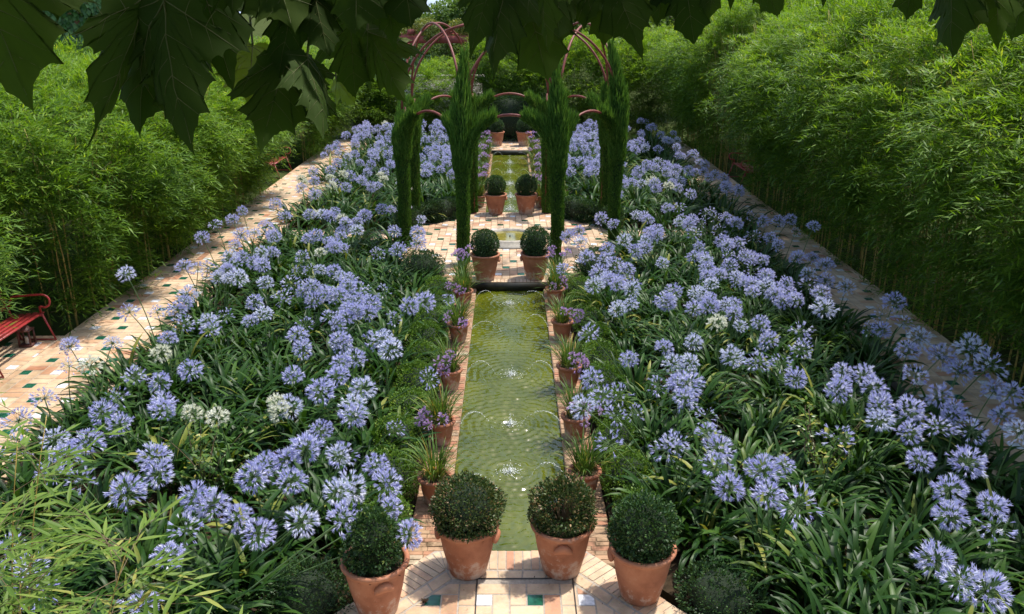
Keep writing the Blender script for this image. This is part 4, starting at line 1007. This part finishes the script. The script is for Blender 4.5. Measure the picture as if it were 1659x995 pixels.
near_clump('few bright bamboo leaves at the right edge in front of the dark hedge', (4.05, 4.2, 0), 505, 2.95, (.0, .3), 60, .72)

# ------------------------------------------------------------------ two straggling shrubs among the agapanthus
def straggle(seed):
    rg = np.random.default_rng(seed); S = Batch(); L = Batch()
    for k in range(9):
        a = rg.uniform(0, 2*PI); r = rg.uniform(.25, .6); P = [np.array([0, 0, 0.])]; d = np.array([math.cos(a)*r, math.sin(a)*r, 1.]); d /= np.linalg.norm(d)
        for i in range(6): d = d+rg.normal(0, .16, 3); d /= np.linalg.norm(d); P.append(P[-1]+d*.15)
        S.raw(*tube_arrays(P, np.linspace(.008, .0025, 7), 6), .5)
        for i in range(2, 7):
            for q in range(rg.integers(3, 8)):
                p = P[i]+rg.normal(0, .05, 3); dd = rdir(1, rg); dd[:, 2] += .2; l = rg.uniform(.045, .085); L.add(*LEAF3, [p], frames(dd, np.array([[0, 0, 1.]])+rdir(1, rg)*.6), [[l*.5, l, l*.4]], float(np.clip(rg.normal(.5, .27), 0, 1)))
    return S.mesh('stems', [M['twig']], True), L.mesh('leaves', [M['shrub_leaf']], True)
for lab, u, v, sd in (('straggly yellow green shrub with bare tan stems among agapanthus, left bed', 330, 775, 1), ('straggly yellow green shrub with bare tan stems among agapanthus, right bed', 1325, 760, 2)):
    st, lf = straggle(600+sd); p = at(u, v, .3); t = thing('garden_shrub', lab, 'shrub', (p.x, p.y, .07), 0, 'straggling shrubs among the agapanthus'); part('stem', st, t); part('leaves', lf, t)
    for c in t.children: c.scale = (1.0, 1.0, 1.0)

# ------------------------------------------------------------------ background beyond the hedges
def tree(label, loc, H, crown_z, rx, rz_, n, leaf, mat, seed, group='trees beyond the garden', tr=.14):
    rg = np.random.default_rng(seed); t = thing('garden_tree', label, 'tree', loc, 0, group); B = Batch()
    top = np.array([rg.normal(0, .2), rg.normal(0, .2), crown_z+rz_*.4])
    B.raw(*tube_arrays([(0, 0, -.1), top*.5+[.1, .05, 0], top], [tr*1.3, tr, tr*.4], 8), .5); C = Batch(); per = n//26
    for k in range(26):
        d = rdir(1, rg)[0]; c = np.array([0, 0, crown_z])+d*np.array([rx, rx, rz_])*rg.uniform(.35, .85); cr = rg.uniform(.22, .42)*rx
        B.raw(*tube_arrays([top*.6, (top*.6+c)/2+[0, 0, .2], c], [tr*.35, tr*.2, .015], 5, False), .5)
        e = rdir(per, rg); P = c+e*cr*np.cbrt(rg.uniform(.3, 1, per))[:, None]*np.array([1, 1, .75]); dd = e+rdir(per, rg)*.8; dd[:, 2] -= .3; L = leaf*rg.uniform(.7, 1.3, per)
        C.add(*LEAF1, P, frames(dd, np.array([0, 0, 1.])+rdir(per, rg)*.7), np.stack([L*.55, L, L*.3], 1), np.clip(rg.normal(.45, .22, per)+.1*rg.normal(), 0, 1))
    part('trunk', B.mesh('trunk', [M['bark']], True), t); part('crown', C.mesh('crown', [mat]), t)
tree('broad light green tree behind the red pergola, under the patch of sky', (-1.2, 57, 0), 6, 4.0, 3.3, 2.1, 12000, .26, M['tree_leaf'], 700)
tree('bushy green tree left behind the red pergola', (-7.0, 56, 0), 5.2, 3.4, 2.8, 1.7, 9000, .24, M['tree_leaf'], 701)
tree('green tree low under the patch of sky, left of the brown trunk', (-4.3, 63, 0), 6, 4.0, 2.8, 1.7, 9000, .24, M['tree_leaf'], 709)
tree('green tree just right of the brown trunk beyond the pergola', (2.5, 47, 0), 6, 3.9, 3.0, 2.4, 11000, .22, M['tree_leaf'], 702)
tree('silvery loose tree beyond the right end of the far hedge', (5.0, 40, 0), 5, 2.9, 1.9, 1.9, 9000, .15, M['tree_leaf'], 703)
tree('tall green tree behind the far end of the right hedge', (9.0, 43, 0), 7, 4.6, 3.6, 2.6, 12000, .2, M['tree_leaf'], 704)
tree('dark rounded evergreen at the far left corner beside the path end', (-5.6, 35.4, 0), 3.4, 1.9, 1.9, 1.3, 14000, .09, M['box_dark'], 705)
tree('grey green tree below the left end of the red pergola', (-4.6, 40, 0), 3.4, 2.0, 1.6, 1.0, 9000, .11, M['ivy_leaf'], 706)
t = thing('plane_tree', 'tall thick brown tree trunk rising beyond the dome out of the picture', 'tree', (-1.15, 43.5, 0))
B = Batch(); B.raw(*tube_arrays([(0, 0, -.2), (.05, 0, 2), (.15, 0, 4), (.1, 0, 7), (.2, .1, 9.5)], [.62, .52, .48, .42, .3], 14), .5); part('trunk', B.mesh('trunk', [M['bark']], True), t)
C = Batch(); rg = np.random.default_rng(71); n = 5000; P = rdir(n, rg)*np.array([4, 4, 2.4])*np.cbrt(rg.uniform(.2, 1, n))[:, None]+[.2, 0, 10.5]; L = .3*rg.uniform(.7, 1.3, n)
C.add(*LEAF1, P, frames(rdir(n, rg), rdir(n, rg)), np.stack([L*.6, L, L*.2], 1), np.clip(rg.normal(.45, .2, n), 0, 1)); part('crown', C.mesh('crown', [M['tree_leaf']]), t)
tree('dark green tree under the middle of the red pergola beams', (-3.4, 47.5, 0), 4, 2.7, 2.3, 1.2, 11000, .14, M['tree_leaf'], 707)
tree('low green tree below the right end of the red pergola', (.6, 41, 0), 3.4, 2.0, 1.8, 1.1, 10000, .12, M['tree_leaf'], 708)
# red timber pergola
t = thing('garden_pergola', 'far red timber pergola with yellow green climber, above the hedge end', 'pergola', (-3.0, 44, 0))
B = Batch(); B.raw(*box_arrays(-2.9, 4.1, -.09, .09, 3.42, 3.78), .5); part('beam', B.mesh('beam', [M['timber_red']]), t)
B = Batch(); B.raw(*box_arrays(-2.9, 4.1, 3.7, 3.86, 3.55, 3.83), .5); part('beam', B.mesh('beam', [M['timber_red']]), t)
for x in (-2.0, -.15, 1.6, 3.3):
    B = Batch(); B.raw(*box_arrays(x-.09, x+.09, -.4, 4.2, 3.84, 4.08), .5); part('rafter', B.mesh('rafter', [M['timber_red']]), t)
for x in (-2.6, 3.8):
    for y in (0, 3.78): B = Batch(); B.raw(*box_arrays(x-.12, x+.12, y-.12, y+.12, 0, 3.415 if y == 0 else 3.545), .5); part('post', B.mesh('post', [M['timber_red']]), t)
o = thing('climbing_vine', 'yellow green climber tumbling over the red pergola beams', 'climber', (-3.0, 44, 0)); C = Batch(); rg = np.random.default_rng(72)
for cx, cyy, cz, r in ((-1.1, .3, 4.0, .5), (-.9, -.1, 3.75, .38), (-2.2, 1.5, 4.2, .6), (-1.4, 2.5, 4.25, .6), (.8, 1.0, 4.15, .5), (.4, 3, 4.2, .6), (1.8, 2, 4.2, .6), (3, 1, 4.2, .6)):
    n = 900; P = rdir(n, rg)*r*np.cbrt(rg.uniform(size=n))[:, None]*np.array([1.2, 1, .7])+[cx, cyy, cz]; L = .11*rg.uniform(.7, 1.3, n); d = rdir(n, rg); d[:, 2] -= .6
    C.add(*LEAF1, P, frames(d, rdir(n, rg)), np.stack([L*.6, L, L*.3], 1), np.clip(rg.normal(.5, .25, n), 0, 1))
part('foliage', C.mesh('foliage', [M['vine_leaf']]), o)
# pale wall beyond the end hedge
B = Batch(); B.raw(*box_arrays(-4.6, -1.2, 37.4, 37.7, -.02, 2.22), .5); B.raw(*box_arrays(-4.7, -1.1, 37.34, 37.76, 2.222, 2.32), .5)
o = link('garden_wall', B.mesh('garden_wall', [M['wall_pale']])); tag(o, 'low pale wall with flat coping glimpsed behind the end hedge', 'wall')
# ivy covered wall on the left
t = thing('ivy_wall', 'high wall wholly covered in dark ivy behind the left bamboo hedge', 'wall', (0, 0, 0))
wa, wb = Vector((-19.5, 20.5, 0)), Vector((-10.4, 23.6, 0)); dx = (wb-wa).normalized(); nx = Vector((dx.y, -dx.x, 0)); Lw = (wb-wa).length; Hw = 7.2
B = Batch(); B.raw(*obox((wa+wb)/2-nx*.25+Vector((0, 0, Hw/2)), dx, nx, (0, 0, 1), Lw, .4, Hw), .5); part('wall', B.mesh('wall', [M['soil']]), t)
rg = np.random.default_rng(73); n = 30000; a = rg.uniform(-.05, 1.02, n); z = rg.uniform(1.5, Hw+.15, n); dp = .10+.16*(np.sin(a*19+z*2.1)*np.sin(z*3.3+a*9))+rg.uniform(-.1, .1, n)
P = np.array(tuple(wa))+a[:, None]*np.array(tuple(dx))*Lw+dp[:, None]*np.array(tuple(nx)); P[:, 2] = z; d = np.array(tuple(nx))*.5+np.array([0, 0, -1.])+rdir(n, rg)*.4; L = .155*rg.uniform(.7, 1.25, n)
C = Batch(); C.add(*LEAF3, P, frames(d, np.array(tuple(nx))+rdir(n, rg)*.5), np.stack([L*.8, L, L*.5], 1), np.clip(rg.normal(.5, .22, n), 0, 1)); part('ivy', C.mesh('ivy', [M['ivy_leaf']], True), t)
# far mountain
B = Batch(); xs = np.linspace(-3800, 3800, 60); rows_ = []
for j, (yy, s) in enumerate(((4200, 0), (4700, .55), (5300, 1.0), (6400, 0))): rows_.append([(x, yy+120*math.sin(x*.004), -3+s*(150+70*math.sin(x*.0021+1)+40*math.sin(x*.006)+14*math.sin(x*.019))) for x in xs])
V = [p for r_ in rows_ for p in r_]; Q = [(j*60+i, j*60+i+1, (j+1)*60+i+1, (j+1)*60+i) for j in range(3) for i in range(59)]; B.raw(V, Q, .5)
struct('mountain', B.mesh('mountain', [M['mountain']], True))
B = Batch(); rg = np.random.default_rng(88); n = 420; sd_ = rg.choice([-1, 1], n); xx = np.where(sd_ < 0, rg.uniform(-6.85, -5.25, n), rg.uniform(5.25, 6.6, n)); edge = rg.uniform(size=n) < .6; xx = np.where(edge, sd_*(6.62+.2*(sd_ < 0)-np.abs(rg.normal(0, .18, n))), xx)
yy = rg.uniform(7, 31, n); pt = rg.uniform(size=n) < .25; xx[pt] = rg.uniform(-1.3, 1.3, pt.sum()); yy[pt] = rg.uniform(4.9, 6.3, pt.sum()); far_ = rg.uniform(size=n) < .08; xx[far_] = rg.uniform(-1.1, 1.1, far_.sum()); yy[far_] = rg.uniform(15, 20, far_.sum())
d = rdir(n, rg)*[1, 1, .15]; L = rg.uniform(.02, .075, n); L[pt] *= .45; B.add(*LEAF1, np.stack([xx, yy, np.full(n, TZ+.008)], 1), frames(d, np.array([0, 0, 1.])+rdir(n, rg)*.3), np.stack([L*.28, L, L*.3], 1), np.clip(rg.normal(.5, .3, n), 0, 1))
tag(link('leaf_litter', B.mesh('leaf_litter', [M['mulch']])), 'scattered dry bamboo leaves and crumbs on the tiled paths', 'leaf litter', None, 'stuff')
# small things on the paving
d = at(687, 977); B = Batch(); rg = np.random.default_rng(9); dd = rdir(9, rg); dd[:, 2] = np.abs(dd[:, 2])*.6; B.add(*LEAF3, np.zeros((9, 3))+[0, 0, .004], frames(dd, rdir(9, rg)), [[.03, .05, .05]]*9, .5)
o = link('dry_leaf', B.mesh('dry_leaf', [M['dry']])); o.location = (d.x, d.y, TZ+.006); tag(o, 'crumpled brown dry leaf on the terrace tiles beside a green square', 'leaf')

# ------------------------------------------------------------------ plane tree whose leaves hang into the top of the picture
HALF = [(0, 0), (.06, -.07), (.15, -.10), (.26, -.06), (.36, -.07), (.47, -.02), (.42, .05), (.50, .13), (.46, .19), (.52, .25), (.61, .28), (.75, .44), (.63, .42), (.57, .49), (.49, .45), (.40, .49), (.31, .46),
        (.34, .55), (.44, .63), (.33, .66), (.27, .73), (.31, .80), (.20, .81), (.13, .90), (.05, .99), (0, 1.08)]
OUTL = np.array(HALF+[(-x, y) for x, y in HALF[-2:0:-1]])
def scallop(O):
    """edges between two teeth sag inwards"""
    out = []; k = len(O)
    for i in range(k):
        a, b_ = O[i], O[(i+1) % k]; e = b_-a; nrm = np.array([-e[1], e[0]]); out.append(a)
        for f in (.33, .67): out.append(a+e*f+nrm*.13*4*f*(1-f)*.8)
    return np.array(out)
OUTL = scallop(OUTL)
def plane_leaf(seed, mat, fold, curl, droop):
    rg = np.random.default_rng(seed); O = OUTL.copy(); k = len(O); O = O*(1+.03*np.sin(np.arange(k)*.9+rg.uniform(0, 6)))[:, None] if False else O*(1+.035*np.sin(np.arange(k)[:, None]*.37+rg.uniform(0, 6)))+rg.normal(0, .003, (k, 2)); O[:, 0] *= rg.uniform(.9, 1.08); c = np.array([0, .10])
    def bend(x, y):
        x, y = np.asarray(x, float), np.asarray(y, float)
        z = -fold*np.abs(x)-droop*x*x-curl*np.maximum(0, y-.1)**2+.025*np.sin(7*x+ph[0])*np.sin(6*y+ph[1])+.012*np.sin(17*y+ph[2]+9*x)
        return np.stack([x*(1-.25*fold*np.abs(x)), y*(1-.18*curl*np.abs(y)), z], -1)
    ph = rg.uniform(0, 6, 4); rings = [0.0, .22, .42, .6, .76, .9, 1.0]; V = [bend(c[0], c[1])]
    for r in rings[1:]:
        Pp = c+(O-c)*r; V += list(bend(Pp[:, 0], Pp[:, 1]))
    Q = []
    for i in range(k): Q.append((0, 1+i, 1+(i+1) % k, 0))
    T3 = [(0, 1+i, 1+(i+1) % k) for i in range(k)]; Q = []
    for j in range(len(rings)-2):
        for i in range(k): o = 1+j*k; Q.append((o+i, o+k+i, o+k+(i+1) % k, o+(i+1) % k))
    V = np.array(V); tt = np.full(len(V), float(np.clip(rg.normal(.45, .2), 0, 1)))+rg.normal(0, .04, len(V))
    VB = Batch()
    def vein(a, b_, r0):
        P = [bend(a[0]+(b_[0]-a[0])*u+.02*math.sin(3*u)*(b_[0] > 0), a[1]+(b_[1]-a[1])*u) for u in np.linspace(0, 1, 7)]; VB.raw(*tube_arrays(P, np.linspace(r0, r0*.25, 7), 4, False), .5)
    vein((0, -.02), (0, .98), .0085)
    for s in (-1, 1):
        vein((0, .03), (s*.68, .42), .0075); vein((0, 0), (s*.42, .0), .005)
        for q in (.28, .42, .56, .70): vein((0, q), (s*(.30-.18*(q-.3)), q+.16), .0035)
        for q in (.35, .6): vein((s*.68*q, .03+.39*q), (s*(.68*q+.03), .03+.39*q+.17), .0032); vein((s*.68*q, .03+.39*q), (s*(.68*q+.14), .03+.39*q-.10), .0032)
    vv, vq = np.concatenate(VB.V), np.concatenate(VB.Q); nq = len(Q)
    me = np_mesh('plane_leaf', np.concatenate([V, vv]), np.concatenate([np.array(Q), vq+len(V)]), np.array(T3), np.concatenate([tt, np.full(len(vv), .5)]), [mat, M['plane_vein']], [0]*nq+[1]*len(vq)+[0]*len(T3), True)
    return me
t = thing('plane_tree', 'plane tree over the camera whose big dark lobed leaves hang along the top edge', 'tree', (1.2, -1.6, 0))
org = Vector((1.2, -1.6, 0))
B = Batch(); B.raw(*tube_arrays([(0, 0, 0), (.05, .05, 3), (0, .1, 6.2), (.2, .2, 9)], [.38, .30, .24, .1], 12), .5); part('trunk', B.mesh('trunk', [M['bark']], True), t)
LV = """-52 -95 36 160 1.0 1.0 .25 .5 0 .72|234 -10 177 236 1.05 .98 -.8 .5 0 .28|250 -30 218 206 1.10 1.05 .25 .5 0 .52|262 -10 292 238 1.02 .98 .6 .4 0 .50|292 10 314 216 1.08 1.02 -.9 .5 0 .36|318 -70 368 128 1.16 1.12 .2 .35 0 .62|250 -90 262 60 1.12 1.12 .2 .3 0 .7|430 -110 466 36 1.1 1.05 .3 .4 0 1|380 -110 372 16 1.1 1.08 .3 .4 0 .7|410 72 404 164 1.25 1.22 -.1 .25 1 1.25|486 -45 447 114 1.12 1.08 .25 .5 0 .55|502 -30 537 86 1.10 1.08 -.3 .5 0 .62|470 90 418 224 1.12 1.06 .4 .5 0 .82|498 92 538 218 1.1 1.05 -.9 .4 0 .45|468 96 512 178 1.15 1.12 -.2 .4 0 .8|568 36 574 153 1.2 1.18 .15 .35 0 .74|596 50 652 160 1.18 1.14 .2 .35 0 .50|580 -105 572 54 1.05 1.05 .3 .4 0 1.0|640 -100 672 38 1.08 1.06 -.35 .4 0 .85|618 -60 634 72 1.12 1.1 .3 .5 0 .6|620 62 642 104 1.4 1.38 .2 .4 1 .9|545 128 572 168 1.4 1.38 .3 .4 1 .8|540 -90 520 50 1.1 1.1 -.3 .4 0 1|690 -80 688 6 1.1 1.1 -.3 .4 0 .7|806 -50 758 77 1.05 1.03 .4 .5 0 .62|822 -45 787 107 1.06 1.0 .7 .4 0 .45|846 -40 884 126 1.15 1.12 .1 .35 0 .72|882 -55 872 78 1.0 .98 .9 .5 0 .4|905 -50 908 60 1.1 1.07 -.3 .4 0 .75|860 -90 862 60 1.25 1.22 .2 .4 0 1|948 -80 944 46 1.2 1.2 .2 .4 0 .6|985 -60 972 70 1.12 1.1 .35 .4 0 .62|980 -65 1041 82 1.08 1.06 -.25 .35 0 .62|1052 -40 1056 30 1.3 1.28 .2 .4 1 .6|1106 -75 1123 69 1.12 1.1 .1 .35 0 .66|1082 -60 1061 37 1.15 1.13 .4 .4 0 .6|1158 -70 1152 30 1.1 1.1 -.2 .4 0 .6|1222 -80 1256 27 1.1 1.08 .3 .4 0 .62|1190 -70 1182 10 1.15 1.15 .2 .4 0 .6|1345 -90 1332 4 1.1 1.1 .3 .4 0 .7|1486 -75 1472 28 1.12 1.1 -.2 .4 0 .62|1556 -70 1524 77 1.08 1.03 .7 .5 0 .5|1588 -70 1560 50 1.1 1.07 .3 .45 0 .62|1612 -70 1622 63 1.12 1.1 -.2 .4 0 .62|1684 -70 1640 57 1.3 1.28 .1 .4 0 .9|58 -85 96 30 1.05 1.05 -.2 .4 0 .5"""
petB = []
for i, e in enumerate(LV.split('|')):
    bu, bv, tu, tv, db, dt, roll, curl, yl, wx = [float(q) for q in e.split()]
    a, c = ray(bu, bv, db), ray(tu, tv, dt); Lf = (c-a).length/1.02; yv = (c-a).normalized(); n0 = (Vector((0, 0, CAMZ))-(a+c)/2); n0 = (n0-yv*n0.dot(yv)).normalized()
    n0 = Quaternion(yv, roll) @ n0; xv = yv.cross(n0).normalized()
    rg2 = random.Random(900+i)
    me = plane_leaf(900+i, M['plane_yellow_lit' if yl else 'plane_leaf'], rg2.uniform(.05, .30), curl*.35, rg2.uniform(.1, .4))
    o = part('leaf', me, t, matrix_basis=Matrix.Translation(a-org) @ Matrix((xv, yv, n0)).transposed().to_4x4() @ Matrix.Diagonal((Lf*wx*1.08, Lf, Lf, 1)))
    if yl: o['label'] = 'yellow green sunlit plane leaf'
    top = ray(bu+uni(-40, 40), min(bv-25, -58), db+.02); top.z = max(top.z, 4.99)
    PB = Batch(); PB.raw(*tube_arrays([a-org, (a+top)/2-org+Vector((0, .01, .01)), top-org], [.0018, .002, .0026], 5, False), .5); part('petiole', PB.mesh('petiole', [M['plane_vein']], True), t)
for x0, x1, yy in ((-.05, -1.1, 1.08), (.0, 1.1, 1.10), (-.3, .5, 1.15)):
    p0 = Vector((x0*.3+.4, 0, 5.7)); p1 = Vector((x0, yy*.8, 5.25)); p2 = Vector((x1, yy, 5.06)); 
    B = Batch(); B.raw(*tube_arrays([Vector((1.2, -1.45, 5.8)), p0, p1, p2], [.06, .03, .016, .005], 8), .5); part('limb', B.mesh('limb', [M['bark']], True), t, location=-org)
C = Batch(); rg = np.random.default_rng(77); n = 6500
P = np.stack([rg.uniform(-3.6, 4.2, n), rg.uniform(-3.2, 2.5, n), rg.uniform(5.45, 8.6, n)], 1)
L = rg.uniform(.14, .24, n); d = rdir(n, rg); d[:, 2] -= .6
FL = (np.array([(0,0,0), (-.5,.12,.05), (-.62,.5,.0), (-.2,.5,.03), (0,1,-.1), (.2,.5,.03), (.62,.5,0), (.5,.12,.05)]), np.array([(0,3,2,1), (0,7,6,5), (0,5,4,3)]))
C.add(*FL, P-np.array(tuple(org)), frames(d, np.array([0, 0, 1.])+rdir(n, rg)*.6), L, np.clip(rg.normal(.45, .2, n), 0, 1)); part('crown', C.mesh('crown', [M['plane_leaf']]), t)
